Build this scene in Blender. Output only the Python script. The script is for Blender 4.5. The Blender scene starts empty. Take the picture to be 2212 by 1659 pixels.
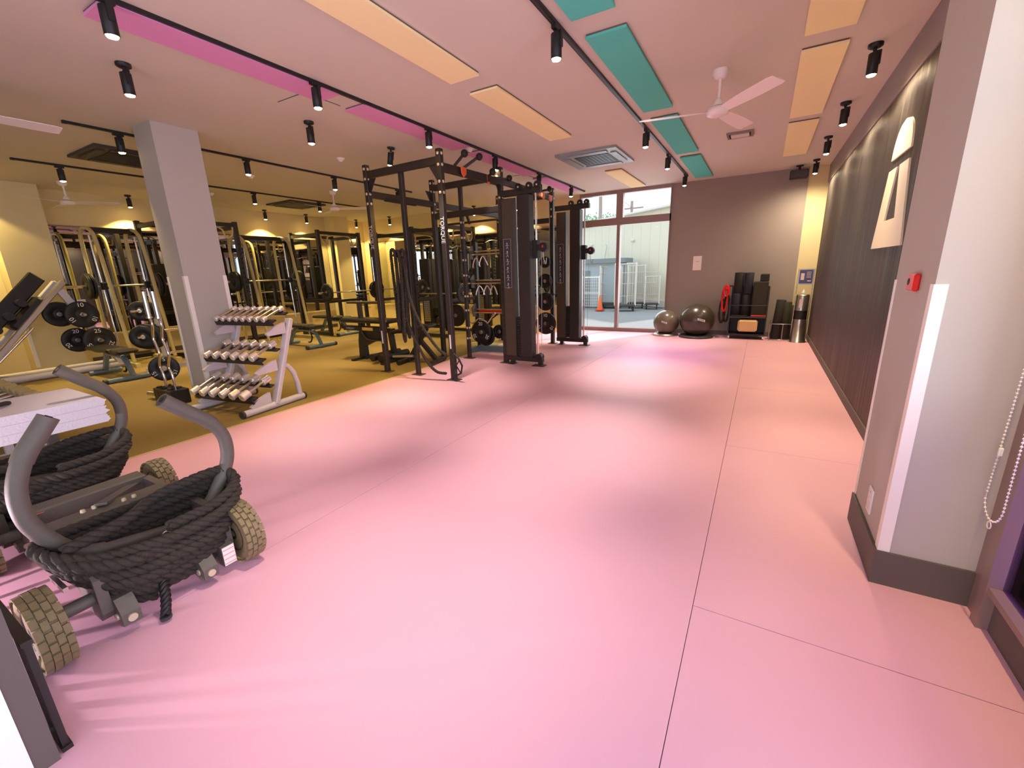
import bpy, math, random
from mathutils import Vector, Matrix
random.seed(7)
SC = bpy.context.scene
COL = SC.collection
PI = math.pi
H = 2.917          # ceiling height
YB = 9.42          # back wall
XL = -10.4         # left wall
XR = 0.82          # right wall
XE = -4.27         # edge between the pink vinyl and the tan rubber floor

# ------------------------------------------------------------------ camera, world, light, exposure
def look(yaw, pitch, roll):
    f = Vector((-math.sin(yaw)*math.cos(pitch), math.cos(yaw)*math.cos(pitch), -math.sin(pitch)))
    r0 = Vector((math.cos(yaw), math.sin(yaw), 0)); u0 = r0.cross(f)
    c, s = math.cos(roll), math.sin(roll)
    r = c*r0 + s*u0; u = -s*r0 + c*u0
    return Matrix(((r.x, u.x, -f.x), (r.y, u.y, -f.y), (r.z, u.z, -f.z))).to_4x4()
cd = bpy.data.cameras.new('camera'); cam = bpy.data.objects.new('camera', cd); COL.objects.link(cam)
cam.matrix_world = Matrix.Translation((0, 0, 1.35)) @ look(0.526134, 0.257591, -0.033155)
cd.sensor_fit = 'HORIZONTAL'; cd.sensor_width = 36; cd.lens = 918.34/2212*36
cd.clip_start = 0.02; cd.clip_end = 400
SC.camera = cam
SC.view_settings.view_transform = 'Standard'; SC.view_settings.look = 'None'
SC.view_settings.gamma = 1; SC.view_settings.use_curve_mapping = False
SC.view_settings.exposure = 0.42

W = bpy.data.worlds.new('world'); SC.world = W; W.use_nodes = True
nt = W.node_tree; nt.nodes.clear()
wo = nt.nodes.new('ShaderNodeOutputWorld'); wb = nt.nodes.new('ShaderNodeBackground')
tc = nt.nodes.new('ShaderNodeTexCoord'); mp = nt.nodes.new('ShaderNodeMapping'); mp.inputs['Scale'].default_value = (1.2, 1.2, 5)
nz = nt.nodes.new('ShaderNodeTexNoise'); nz.inputs['Scale'].default_value = 3; nz.inputs['Detail'].default_value = 5
cr = nt.nodes.new('ShaderNodeValToRGB')
cr.color_ramp.elements[0].position = .42; cr.color_ramp.elements[0].color = (.52, .74, .92, 1)
cr.color_ramp.elements[1].position = .60; cr.color_ramp.elements[1].color = (.95, 1.0, 1.0, 1)
nt.links.new(tc.outputs['Generated'], mp.inputs['Vector']); nt.links.new(mp.outputs[0], nz.inputs['Vector'])
nt.links.new(nz.outputs['Fac'], cr.inputs[0]); nt.links.new(cr.outputs[0], wb.inputs[0]); nt.links.new(wb.outputs[0], wo.inputs[0])
wb.inputs[1].default_value = 1.35

def lamp(kind, name, loc, energy, color, rot=(0, 0, 0), parent=None, **kw):
    d = bpy.data.lights.new(name, kind); d.energy = energy; d.color = color
    for k, v in kw.items(): setattr(d, k, v)
    o = bpy.data.objects.new(name, d); o.location = loc; o.rotation_euler = rot; o.parent = parent
    COL.objects.link(o); return o
# daylight entering by the glazed front (right of and behind the camera) and by the far window
SUN = lamp('SUN', 'sun', (0, 20, 20), 3.2, (1.0, .96, .88), (math.radians(48), 0, math.radians(150)), angle=.05)
D1 = lamp('AREA', 'daylight_side', (2.2, -.2, 1.5), 100, (.80, .72, 1.0), (0, PI/2, 0), shape='RECTANGLE', size=2.6, size_y=5.4)
D2 = lamp('AREA', 'daylight_rear', (-.6, -4.7, 1.6), 46, (.86, .84, 1.0), (-PI/2, 0, PI), shape='RECTANGLE', size=4.6, size_y=2.6)
D3 = lamp('AREA', 'daylight_far_window', (-2.6, YB+.5, 1.7), 26, (.85, .93, 1.0), (-PI/2, 0, 0), shape='RECTANGLE', size=1.8, size_y=2.4)
# lamp behind the slatted screen that throws the barred light over the floor
D4 = lamp('AREA', 'added_screen_lamp', (-3.1, -.66, .26), 27, (1.0, .76, .86), (0, 0, 0), shape='RECTANGLE', size=.06, size_y=.12)
D4.rotation_euler = (Vector((-1.2, 1.0, .0)) - Vector((-3.1, -.66, .26))).to_track_quat('-Z', 'Y').to_euler()
WARM = (1.0, .65, .17); PEACH = (1.0, .84, .72)
E_TRACK, E_GYM, E_WALL = 110, 120, 85

# ------------------------------------------------------------------ materials
def s2l(c):
    return tuple((x/255/12.92 if x/255 <= .04045 else ((x/255+.055)/1.055)**2.4) for x in c)
MATS = {}
def mat(name, rgb, rough=.6, metal=0., bump=0., bscale=200., var=0., vscale=8., emit=None, estr=0., coat=0., spec=None, stretch=None, alpha=None, aniso=0.):
    if name in MATS: return MATS[name]
    m = bpy.data.materials.new(name); m.use_nodes = True; n = m.node_tree; b = n.nodes['Principled BSDF']
    col = (*s2l(rgb), 1)
    b.inputs['Base Color'].default_value = col; b.inputs['Roughness'].default_value = rough; b.inputs['Metallic'].default_value = metal
    if coat: b.inputs['Coat Weight'].default_value = coat; b.inputs['Coat Roughness'].default_value = .15
    if spec is not None: b.inputs['Specular IOR Level'].default_value = spec
    if aniso: b.inputs['Anisotropic'].default_value = aniso
    if emit: b.inputs['Emission Color'].default_value = (*s2l(emit), 1); b.inputs['Emission Strength'].default_value = estr
    if bump or var:
        t = n.nodes.new('ShaderNodeTexCoord'); mpn = n.nodes.new('ShaderNodeMapping')
        if stretch: mpn.inputs['Scale'].default_value = stretch
        n.links.new(t.outputs['Object'], mpn.inputs[0])
    if var:
        x = n.nodes.new('ShaderNodeTexNoise'); x.inputs['Scale'].default_value = vscale; x.inputs['Detail'].default_value = 4
        r = n.nodes.new('ShaderNodeMapRange'); r.inputs[1].default_value = .3; r.inputs[2].default_value = .7
        r.inputs[3].default_value = 1-var; r.inputs[4].default_value = 1+var
        h = n.nodes.new('ShaderNodeHueSaturation'); h.inputs['Color'].default_value = col
        n.links.new(mpn.outputs[0], x.inputs['Vector']); n.links.new(x.outputs['Fac'], r.inputs[0])
        n.links.new(r.outputs[0], h.inputs['Value']); n.links.new(h.outputs[0], b.inputs['Base Color'])
    if bump:
        x = n.nodes.new('ShaderNodeTexNoise'); x.inputs['Scale'].default_value = bscale; x.inputs['Detail'].default_value = 3
        bp = n.nodes.new('ShaderNodeBump'); bp.inputs['Strength'].default_value = bump; bp.inputs['Distance'].default_value = .003
        n.links.new(mpn.outputs[0], x.inputs['Vector']); n.links.new(x.outputs['Fac'], bp.inputs['Height']); n.links.new(bp.outputs[0], b.inputs['Normal'])
    MATS[name] = m; return m
M_vinyl = mat('pink_vinyl', (222, 172, 192), .48, var=.02, vscale=1.5, bump=.05, bscale=60, spec=.28)
M_rubber = mat('tan_rubber', (136, 116, 66), .8, var=.10, vscale=180, bump=.25, bscale=300)
M_sub = mat('subfloor', (150, 105, 118), .9)
M_ceil = mat('ceiling_paint', (214, 206, 190), .85, bump=.1, bscale=120)
M_wall = mat('grey_wall', (152, 144, 142), .75, bump=.15, bscale=90)
M_wallg = mat('taupe_wall', (152, 140, 132), .75, bump=.15, bscale=90)
M_wallc = mat('cream_wall', (222, 206, 156), .8, bump=.15, bscale=90)
M_pillar = mat('pillar_paint', (188, 182, 172), .7, bump=.12, bscale=90)
M_base = mat('baseboard_grey', (96, 86, 82), .6)
M_trim = mat('trim_alu', (150, 128, 122), .45, .3)
M_frame = mat('window_frame', (156, 132, 128), .45, .3)
M_guard = mat('corner_guard_white', (250, 244, 235), .35)
M_blk = mat('powder_black', (38, 34, 32), .42, .0, bump=.05)
M_blk2 = mat('satin_black', (24, 22, 22), .5)
M_rig = mat('rig_black', (46, 40, 36), .45, bump=.06, bscale=400)
M_cover = mat('cover_brown', (74, 64, 50), .5)
M_steel = mat('chrome', (246, 240, 234), .16, 1.)
M_steel2 = mat('brushed_steel', (200, 196, 190), .3, 1.)
M_tank = mat('sled_grey', (98, 92, 82), .5, bump=.3, bscale=500, var=.05, vscale=40)
M_rope = mat('rope_black', (56, 49, 41), .85, bump=.7, bscale=300, var=.25, vscale=60)
M_tire = mat('tyre', (132, 118, 84), .75, bump=.3, bscale=200, var=.1, vscale=30)
M_white = mat('white_plastic', (240, 236, 232), .4)
M_whitep = mat('rack_white', (205, 200, 206), .4)
M_cream = mat('cream_tube', (200, 186, 130), .4)
M_red = mat('red_plastic', (225, 30, 24), .35)
M_orange = mat('orange_plastic', (235, 110, 60), .5)
M_yel = mat('yellow_label', (245, 200, 90), .5)
M_pinkp = mat('panel_pink', (226, 152, 200), .9, var=.04, vscale=150, bump=.3)
M_orap = mat('panel_orange', (255, 242, 182), .9, var=.03, vscale=150, bump=.3)
M_teal = mat('panel_teal', (92, 204, 186), .9, var=.05, vscale=150, bump=.3)
M_yelp = mat('panel_amber', (255, 242, 182), .9, var=.03, vscale=150, bump=.3)
M_pedge = mat('panel_edge', (120, 92, 84), .9)
M_navy = mat('navy_gloss_panel', (112, 104, 98), .42, .72, bump=.30, bscale=9, stretch=(1, 9, .10), spec=.8, aniso=.95)
_n = M_navy.node_tree; _b = _n.nodes['Principled BSDF']; _tg = _n.nodes.new('ShaderNodeTangent'); _tg.direction_type = 'RADIAL'; _tg.axis = 'Z'
_n.links.new(_tg.outputs[0], _b.inputs['Tangent']); _b.inputs['Anisotropic Rotation'].default_value = 0.
_tc = _n.nodes.new('ShaderNodeTexCoord'); _mp = _n.nodes.new('ShaderNodeMapping'); _mp.inputs['Scale'].default_value = (1, 18, .22); _nz = _n.nodes.new('ShaderNodeTexNoise')
_nz.inputs['Scale'].default_value = 3; _nz.inputs['Detail'].default_value = 6; _mr = _n.nodes.new('ShaderNodeMapRange'); _mr.inputs[1].default_value = .35; _mr.inputs[2].default_value = .68; _mr.inputs[3].default_value = .85; _mr.inputs[4].default_value = .34
_n.links.new(_tc.outputs['Object'], _mp.inputs[0]); _n.links.new(_mp.outputs[0], _nz.inputs['Vector']); _n.links.new(_nz.outputs['Fac'], _mr.inputs[0]); _n.links.new(_mr.outputs[0], _b.inputs['Roughness'])
M_fan = mat('fan_white', (246, 236, 232), .4)
M_pad = mat('vinyl_pad', (30, 27, 24), .38)
M_blue = mat('frame_bluegrey', (120, 140, 150), .4, .2)
M_mirror = mat('mirror_glass', (205, 205, 200), .015, 1.)
M_lens = mat('lamp_lens', (255, 240, 210), .4, emit=(255, 210, 140), estr=70)
M_lensp = mat('lamp_lens_pink', (255, 220, 230), .4, emit=(255, 190, 210), estr=14)
M_asph = mat('asphalt', (150, 150, 152), .9, var=.05, vscale=30)
M_bwall = mat('cream_cladding', (232, 224, 204), .8)
M_shed = mat('shed_grey', (178, 188, 198), .7)
M_shedd = mat('shed_door', (130, 140, 148), .5)
M_pole = mat('pole_brown', (170, 150, 140), .8)
M_purp = mat('purple_sheet', (86, 34, 150), .35, emit=(96, 30, 190), estr=1.6)
M_tow = mat('towel_white', (214, 208, 212), .9, bump=.6, bscale=80)
M_beige = mat('beige_foam', (222, 186, 130), .8)
M_ball = mat('ball_grey', (98, 88, 74), .28, coat=.2)
M_ballB = mat('ball_dark', (62, 54, 44), .28, coat=.2)
M_rollnavy = mat('roller_navy', (36, 36, 48), .8)
M_rollblk = mat('roller_black', (34, 32, 28), .8)
M_rollgrn = mat('mat_olive', (44, 42, 26), .8)
M_leaf = mat('leaf', (150, 180, 140), .8)
M_goldlit = mat('head_gold_lit', (176, 160, 112), .45)  # grey rubber heads with the yellow light put into the colour
M_paper = mat('paper', (232, 222, 215), .8)
M_dgrey = mat('dark_grey_plastic', (58, 56, 58), .5)
M_acgrey = mat('ac_grey', (150, 160, 160), .4)
M_bronze = mat('bolt_pale', (214, 200, 170), .35, .3)
M_glass = bpy.data.materials.new('glass'); M_glass.use_nodes = True
_n = M_glass.node_tree; _n.nodes.clear(); _o = _n.nodes.new('ShaderNodeOutputMaterial'); _mx = _n.nodes.new('ShaderNodeMixShader')
_t = _n.nodes.new('ShaderNodeBsdfTransparent'); _g = _n.nodes.new('ShaderNodeBsdfGlossy'); _g.inputs['Roughness'].default_value = .02
_l = _n.nodes.new('ShaderNodeLayerWeight'); _l.inputs[0].default_value = .12
_n.links.new(_l.outputs['Fresnel'], _mx.inputs[0]); _n.links.new(_t.outputs[0], _mx.inputs[1]); _n.links.new(_g.outputs[0], _mx.inputs[2]); _n.links.new(_mx.outputs[0], _o.inputs[0])

# ------------------------------------------------------------------ mesh builder
class MB:
    def __init__(s): s.v = []; s.f = []; s.sm = []
    def add(s, vs, fs, smooth=False):
        b = len(s.v); s.v += [tuple(v) for v in vs]; s.f += [tuple(b+i for i in f) for f in fs]; s.sm += [smooth]*len(fs); return s
    def box(s, x0, x1, y0, y1, z0, z1, m=None):
        vs = [Vector((x, y, z)) for x in (x0, x1) for y in (y0, y1) for z in (z0, z1)]
        if m: vs = [m @ v for v in vs]
        return s.add(vs, [(0, 1, 3, 2), (4, 6, 7, 5), (0, 4, 5, 1), (2, 3, 7, 6), (0, 2, 6, 4), (1, 5, 7, 3)])
    def bbox(s, x0, x1, y0, y1, z0, z1, r=.01, m=None):
        # box with all vertical and horizontal edges chamfered
        vs = []; fs = []
        X, Y, Z = (x0, x1), (y0, y1), (z0, z1)
        idx = {}
        for i in (0, 1):
            for j in (0, 1):
                for k in (0, 1):
                    sx, sy, sz = (1, -1)[i], (1, -1)[j], (1, -1)[k]
                    for a in range(3):
                        p = [X[i], Y[j], Z[k]]
                        d = [sx*r, sy*r, sz*r]
                        for q in range(3):
                            if q != a: p[q] += d[q]
                        idx[i, j, k, a] = len(vs); vs.append(Vector(p))
        g = idx
        for a in range(3):
            b, c = [q for q in range(3) if q != a]
            for e in (0, 1):
                def key(p, q):
                    t = [0, 0, 0]; t[a] = e; t[b] = p; t[c] = q; return g[t[0], t[1], t[2], a]
                fs.append((key(0, 0), key(1, 0), key(1, 1), key(0, 1)))
        for a in range(3):
            b, c = [q for q in range(3) if q != a]
            for p in (0, 1):
                for q in (0, 1):
                    def key(e, w):
                        t = [0, 0, 0]; t[a] = e; t[b] = p; t[c] = q; return g[t[0], t[1], t[2], w]
                    fs.append((key(0, b), key(1, b), key(1, c), key(0, c)))
        for i in (0, 1):
            for j in (0, 1):
                for k in (0, 1): fs.append((g[i, j, k, 0], g[i, j, k, 1], g[i, j, k, 2]))
        if m: vs = [m @ v for v in vs]
        return s.add(vs, fs)
    def bar(s, a, b, w, h=None, up=(0, 0, 1), r=0):
        # rectangular bar from a to b, w wide, h tall
        a = Vector(a); b = Vector(b); h = h or w; d = b-a; L = d.length; d.normalize(); up = Vector(up)
        if abs(d.dot(up)) > .99: up = Vector((0, 1, 0))
        x = d.cross(up).normalized(); z = x.cross(d)
        m = Matrix(((x.x, d.x, z.x, a.x), (x.y, d.y, z.y, a.y), (x.z, d.z, z.z, a.z), (0, 0, 0, 1)))
        if r: return s.bbox(-w/2, w/2, 0, L, -h/2, h/2, r, m)
        return s.box(-w/2, w/2, 0, L, -h/2, h/2, m)
    def tube(s, pts, r, n=10, closed=False, caps=True, smooth=True):
        P = [Vector(p) for p in pts]; N = len(P)
        rr = r if isinstance(r, (list, tuple)) else [r]*N
        T = []
        for i in range(N):
            a = P[(i-1) % N] if closed or i else P[0]; b = P[(i+1) % N] if closed or i < N-1 else P[-1]
            T.append((b-a).normalized())
        u = T[0].orthogonal().normalized(); vs = []; base = []
        for i in range(N):
            if i:
                ax = T[i-1].cross(T[i])
                if ax.length > 1e-8: u = Matrix.Rotation(T[i-1].angle(T[i]), 3, ax.normalized()) @ u
            u = (u - T[i]*u.dot(T[i])).normalized(); w = T[i].cross(u)
            for k in range(n):
                t = 2*PI*k/n; vs.append(P[i]+rr[i]*(math.cos(t)*u+math.sin(t)*w))
        fs = []
        for i in range(N if closed else N-1):
            j = (i+1) % N
            for k in range(n): l = (k+1) % n; fs.append((i*n+k, i*n+l, j*n+l, j*n+k))
        s.add(vs, fs, smooth)
        if caps and not closed:
            s.add(vs[:n], [tuple(range(n))[::-1]]); s.add(vs[-n:], [tuple(range(n))])
        return s
    def cyl(s, a, b, r, n=16, r2=None): return s.tube([a, b], [r, r if r2 is None else r2], n)
    def lathe(s, prof, n=24, c=(0, 0, 0), m=None, smooth=True):
        # prof = (radius, z) list
        vs = []
        for (r, z) in prof:
            for k in range(n):
                t = 2*PI*k/n; v = Vector((c[0]+r*math.cos(t), c[1]+r*math.sin(t), c[2]+z)); vs.append(m @ v if m else v)
        fs = []
        for i in range(len(prof)-1):
            for k in range(n): l = (k+1) % n; fs.append((i*n+k, i*n+l, (i+1)*n+l, (i+1)*n+k))
        s.add(vs, fs, smooth)
        if prof[0][0] > 1e-5: s.add(vs[:n], [tuple(range(n))[::-1]])
        if prof[-1][0] > 1e-5: s.add(vs[-n:], [tuple(range(n))])
        return s
    def prism(s, poly, t0, t1, axis='z'):
        def P(a, b, c): return {'z': (a, b, c), 'x': (c, a, b), 'y': (a, c, b)}[axis]
        n = len(poly); vs = [P(a, b, t0) for a, b in poly]+[P(a, b, t1) for a, b in poly]
        return s.add(vs, [tuple(range(n))[::-1], tuple(range(n, 2*n))]+[(i, (i+1) % n, n+(i+1) % n, n+i) for i in range(n)])
    def strip(s, left, right, t0, t1, axis='x'):
        # closed slab between two matching 2D polylines
        def P(a, b, c): return {'z': (a, b, c), 'x': (c, a, b), 'y': (a, c, b)}[axis]
        n = len(left)
        for i in range(n-1):
            q = [left[i], right[i], right[i+1], left[i+1]]
            vs = [P(a, b, t0) for a, b in q]+[P(a, b, t1) for a, b in q]
            fs = [(0, 1, 2, 3), (7, 6, 5, 4), (0, 3, 7, 4), (1, 5, 6, 2)]
            if i == 0: fs.append((0, 4, 5, 1))
            if i == n-2: fs.append((3, 2, 6, 7))
            s.add(vs, fs)
        return s
    def ball(s, c, r, n=20, sz=1.): return s.lathe([(r*math.sin(PI*i/12) if 0 < i < 12 else 0, -r*sz*math.cos(PI*i/12)) for i in range(13)], n, c)
    def mesh(s, name, m):
        me = bpy.data.meshes.new(name); me.from_pydata(s.v, [], s.f); me.materials.append(m)
        me.polygons.foreach_set('use_smooth', s.sm)
        import bmesh
        b = bmesh.new(); b.from_mesh(me); bmesh.ops.recalc_face_normals(b, faces=b.faces); b.to_mesh(me); b.free()
        return me
    def build(s, name, m, parent=None, label=None):
        o = bpy.data.objects.new(name, s.mesh(name, m)); COL.objects.link(o); o.parent = parent
        if label: o['label'] = label
        return o
def tag(o, label, cat, group=None, kind=None):
    o['label'] = label; o['category'] = cat
    if group: o['group'] = group
    if kind: o['kind'] = kind
    return o
def struct(o): o['kind'] = 'structure'; return o
def thing(name, label, cat, loc=(0, 0, 0), rz=0, group=None, parent=None):
    o = bpy.data.objects.new(name, None); o.empty_display_size = .1; COL.objects.link(o); o.location = loc; o.rotation_euler = (0, 0, rz)
    return tag(o, label, cat, group)
def copy_tree(o, parent=None):
    c = o.copy(); COL.objects.link(c); c.parent = parent
    for ch in KIDS(o): copy_tree(ch, c)
    return c
def KIDS(o): return [x for x in list(COL.objects) if x.parent == o]
def text(body, size, m, name='lettering', parent=None, matrix=None, ext=.0008, bold=0.):
    cu = bpy.data.curves.new(name, 'FONT'); cu.body = body; cu.size = size; cu.extrude = ext; cu.offset = bold
    cu.align_x = 'CENTER'; cu.align_y = 'CENTER'
    t = bpy.data.objects.new('tmp', cu); COL.objects.link(t)
    bpy.context.view_layer.update()
    me = bpy.data.meshes.new_from_object(t.evaluated_get(bpy.context.evaluated_depsgraph_get()))
    bpy.data.objects.remove(t); me.materials.clear(); me.materials.append(m)
    o = bpy.data.objects.new(name, me); COL.objects.link(o); o.parent = parent
    if matrix: o.matrix_local = matrix
    return o
def basis(loc, x, y):
    x = Vector(x).normalized(); y = Vector(y).normalized(); z = x.cross(y)
    return Matrix(((x.x, y.x, z.x, loc[0]), (x.y, y.y, z.y, loc[1]), (x.z, y.z, z.z, loc[2]), (0, 0, 0, 1)))
def arc(c, r, a0, a1, n, ux, uy):
    c = Vector(c); ux = Vector(ux); uy = Vector(uy)
    return [c + r*(math.cos(a0+(a1-a0)*i/n)*ux + math.sin(a0+(a1-a0)*i/n)*uy) for i in range(n+1)]
def smoothpath(pts, n=6):
    P = [Vector(p) for p in pts]; out = []
    for i in range(len(P)-1):
        p0 = P[max(i-1, 0)]; p1 = P[i]; p2 = P[i+1]; p3 = P[min(i+2, len(P)-1)]
        for k in range(n):
            t = k/n; out.append(.5*((2*p1)+(p2-p0)*t+(2*p0-5*p1+4*p2-p3)*t*t+(3*p1-p0-3*p2+p3)*t**3))
    out.append(P[-1]); return out
def resample(P, step, closed=False):
    P = [Vector(p) for p in P]
    if closed: P = P+[P[0]]
    out = [P[0]]; acc = 0
    for a, b in zip(P[:-1], P[1:]):
        L = (b-a).length
        if L < 1e-9: continue
        d = step-acc
        while d <= L: out.append(a+(b-a)*d/L); d += step
        acc = (acc+L) % step
    return out
def twisted(mb, path, R, pitch, strands=3, n=5, step=None, closed=False):
    step = step or pitch/9
    P = resample(path, step, closed); N = len(P); T = [(P[min(i+1, N-1)]-P[max(i-1, 0)]).normalized() for i in range(N)]
    u = T[0].orthogonal().normalized(); fr = []
    for i in range(N):
        if i:
            ax = T[i-1].cross(T[i])
            if ax.length > 1e-8: u = Matrix.Rotation(T[i-1].angle(T[i]), 3, ax.normalized()) @ u
        u = (u-T[i]*u.dot(T[i])).normalized(); fr.append((u.copy(), T[i].cross(u)))
    for k in range(strands):
        pts = []
        for i in range(N):
            t = 2*PI*(i*step/pitch + k/strands)
            pts.append(P[i]+(R*.5)*(math.cos(t)*fr[i][0]+math.sin(t)*fr[i][1]))
        mb.tube(pts, R*.56, n)
    return mb

# ------------------------------------------------------------------ room shell
def sbox(name, m, *a, parent=None):
    o = MB().box(*a).build(name, m, parent)
    return o if parent else struct(o)
floor = sbox('floor', M_sub, XL, 1.1, -4.6, YB, -.12, -.012)
# pink vinyl sheets with open seams, tan rubber beyond the edge strip
g = .0013
ysA = [-4.5, 1.615, 3.46, 5.3, 7.2, YB]
for x0, x1, ys in ((XE+.012, -2.09, [-4.5, YB]), (-2.09, -.113, [-4.5, YB]), (-.113, 1.1, ysA)):
    for y0, y1 in zip(ys[:-1], ys[1:]):
        MB().box(x0+g, x1-g, y0+g, y1-g, -.012, 0).build('vinyl_sheet', M_vinyl, floor)
MB().box(XL, XE-.012, -4.5, YB, -.012, 0).build('rubber_floor', M_rubber, floor, 'tan rubber floor of the weights area')
MB().box(XE-.012, XE+.012, -4.5, YB, -.012, .002).build('edge_strip', M_cream, floor, 'pale strip where the pink floor meets the tan floor')
sbox('ceiling', M_ceil, XL-.2, 1.3, -4.6, YB+.1, H, H+.15)
# back wall: window opening x -3.55..-1.69
WX0, WX1 = -3.60, -1.69
sbox('wall_back_grey', M_wallg, WX1, .53, YB, YB+.15, 0, H)
sbox('wall_back_recess', M_wallc, .50, 1.3, YB+.03, YB+.15, 0, H)  # cream colour carries part of the far spotlight's yellow light
bl = sbox('wall_back_left', M_wallc, XL-.2, WX0, YB, YB+.15, 0, H)
sbox('wall_left', M_wallc, XL-.15, XL, -4.6, YB, 0, H)
sbox('wall_rear', M_wall, XL, -3.0, -4.6, -4.5, 0, H)
sbox('wall_rear_right', M_wall, 1.0, 1.3, -4.6, -4.5, 0, H)
rw = sbox('wall_right', M_wall, XR+.02, XR+.3, 2.66, YB+.03, 0, H)
beam = sbox('trim_1', M_wall, XR-.012, XR+.3, 2.66, YB+.03, 2.64, H)
tag(beam, 'grey ceiling beam over the dark glossy wall', 'beam'); del beam['category']
# glossy navy cladding of the right wall, in tall sheets
MB().box(XR, XR+.02, 2.66, YB-.02, .085, 2.64).build('gloss_panel', M_navy, rw, 'dark navy glossy wall cladding with vertical grain')
struct(MB().box(XR-.012, XR+.02, 2.66, YB-.02, 0, .085).build('baseboard_right', M_base))
struct(MB().box(WX1, .53, YB-.012, YB, 0, .085).build('baseboard_back', M_base))
struct(MB().box(XL, XL+.012, 2.8, YB, 0, .09).build('baseboard_left', M_base))

# far window
win = thing('window_1', 'tall aluminium window', 'window', (0, 0, 0)); win['kind'] = 'structure'; del win['category']; del win['label']
def fr(x0, x1, z0, z1, y0=YB-.03, y1=YB+.10, nm='window_frame'): return MB().box(x0, x1, y0, y1, z0, z1).build(nm, M_frame, win)
fr(WX0, WX1, 2.85, H); fr(WX0, WX1, 2.235, 2.375); fr(WX0, WX1, 0, .075, YB-.05)
fr(-2.79, -2.65, 2.375, 2.85); fr(-2.765, -2.70, .075, 2.235); fr(WX1-.02, WX1, .075, 2.85); fr(WX0, WX0+.04, .075, 2.85)
for x0, x1, z0, z1 in ((WX0+.04, -2.765, .075, 2.235), (-2.70, WX1-.02, .075, 2.235), (WX0+.04, -2.79, 2.375, 2.85), (-2.65, WX1-.02, 2.375, 2.85)):
    MB().box(x0, x1, YB+.03, YB+.036, z0, z1).build('pane', M_glass, win)

# right pillar near the camera
PX, PY0, PY1 = .545, 2.12, 2.66
pr = sbox('wall_pillar_right', M_pillar, PX, 1.15, PY0, PY1, 0, H)
struct(MB().box(PX-.012, .875, PY0-.012, PY0, 0, .155).box(PX-.012, PX, PY0, PY1+.004, 0, .155).build('baseboard_pillar_right', M_base))
def guard(x, y, sx, sy, z0, z1, w=.036):
    t = .004
    o = MB().box(min(x, x-sx*w), max(x, x-sx*w), min(y, y+sy*t), max(y, y+sy*t), z0, z1).box(min(x+sx*t, x), max(x+sx*t, x), min(y+sy*t, y-sy*w), max(y+sy*t, y-sy*w), z0, z1).build('corner_guard', M_guard)
    return o
def tg(o, lab): tag(o, lab, 'corner guard', 'white corner guards on the pillars'); return o
tg(guard(PX, PY0, -1, -1, .157, 1.258), 'white corner guard at the near corner of the right pillar, beside the blind chain')
tg(guard(PX, PY1, -1, 1, .157, 1.258, .02), 'thin pale corner guard on the right pillar, against the dark wall')
# glazed front on the right
wf = thing('window_2', 'glazed front', 'window'); wf['kind'] = 'structure'; del wf['category']; del wf['label']
WXF = .862
def fr2(*a, m=M_frame): return MB().box(*a).build('window_frame', m, wf)
fr2(WXF-.02, WXF+.045, 2.04, PY0, 0, H); fr2(WXF-.035, WXF+.014, 1.985, 2.036, 0, H)
fr2(WXF-.002, WXF+.02, -4.5, 1.985, 0, .155, m=M_base); fr2(WXF-.03, WXF+.02, -4.5, 1.985, .155, .180, m=M_frame)
fr2(WXF-.03, WXF+.02, -4.5, 1.985, 2.55, H); fr2(WXF-.03, WXF+.02, -.9, -.84, .185, 2.55)
MB().box(WXF+.006, WXF+.010, -4.5, 1.985, .180, 2.55).build('pane', M_glass, wf)
pp = MB().box(WXF+.035, WXF+.045, 1.0, 2.11, .02, .80).build('poster_board', M_purp)
MB().box(WXF+.030, WXF+.0345, 1.60, 1.80, .24, .42).build('white_patch', M_white, pp)
tag(pp, 'glowing purple sign board behind the glass of the right window', 'sign')

# pillar standing among the machines, behind the dumbbell rack
sbox('wall_pillar_middle', M_pillar, -5.80, -5.42, 2.36, 2.79, 0, H)
tg(guard(-5.42, 2.36, 1, -1, .10, 1.42), 'bright white corner guard nearest the barbell holder on the middle pillar')
tg(guard(-5.42, 2.79, 1, 1, .10, 1.42), 'white corner guard behind the top of the dumbbell rack on the middle pillar')
tg(guard(-5.80, 2.36, -1, -1, .10, 1.42), 'white corner guard on the left edge of the middle pillar')
sbox('wall_pillar_left', M_wallc, XL, -10.02, 2.02, 2.62, 0, H)
tg(guard(-10.02, 2.02, 1, -1, .10, 1.30), 'white corner guard on the far left pillar behind the leg press')
sbox('wall_pillar_corner', M_wallc, XL, -10.0, 8.1, 8.55, 0, H)
# near left post, slatted screen
sbox('wall_post_near', M_base, -1.80, -1.66, .03, .13, 0, 2.4)
tg(guard(-1.66, .03, 1, -1, .02, 1.3, .05), 'white corner guard on the grey post at the bottom left corner')
scr = thing('slatted_screen', 'dark slatted floor screen beside the grey post at the bottom left corner', 'screen', (-1.675, .15, 0))
MB().box(-1.5, .0, -.012, .012, .0, .015).build('bottom_rail', M_blk, scr); MB().box(-1.5, 0, -.012, .012, 0.385, 0.40).build('top_rail', M_blk, scr)
sl = MB().box(-.012, .012, -.008, .008, .015, .385).mesh('slat', M_blk)
for i in range(12):
    o = bpy.data.objects.new('slat', sl); COL.objects.link(o); o.parent = scr; o.location = (-.02-.118*i, 0, 0)

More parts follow.
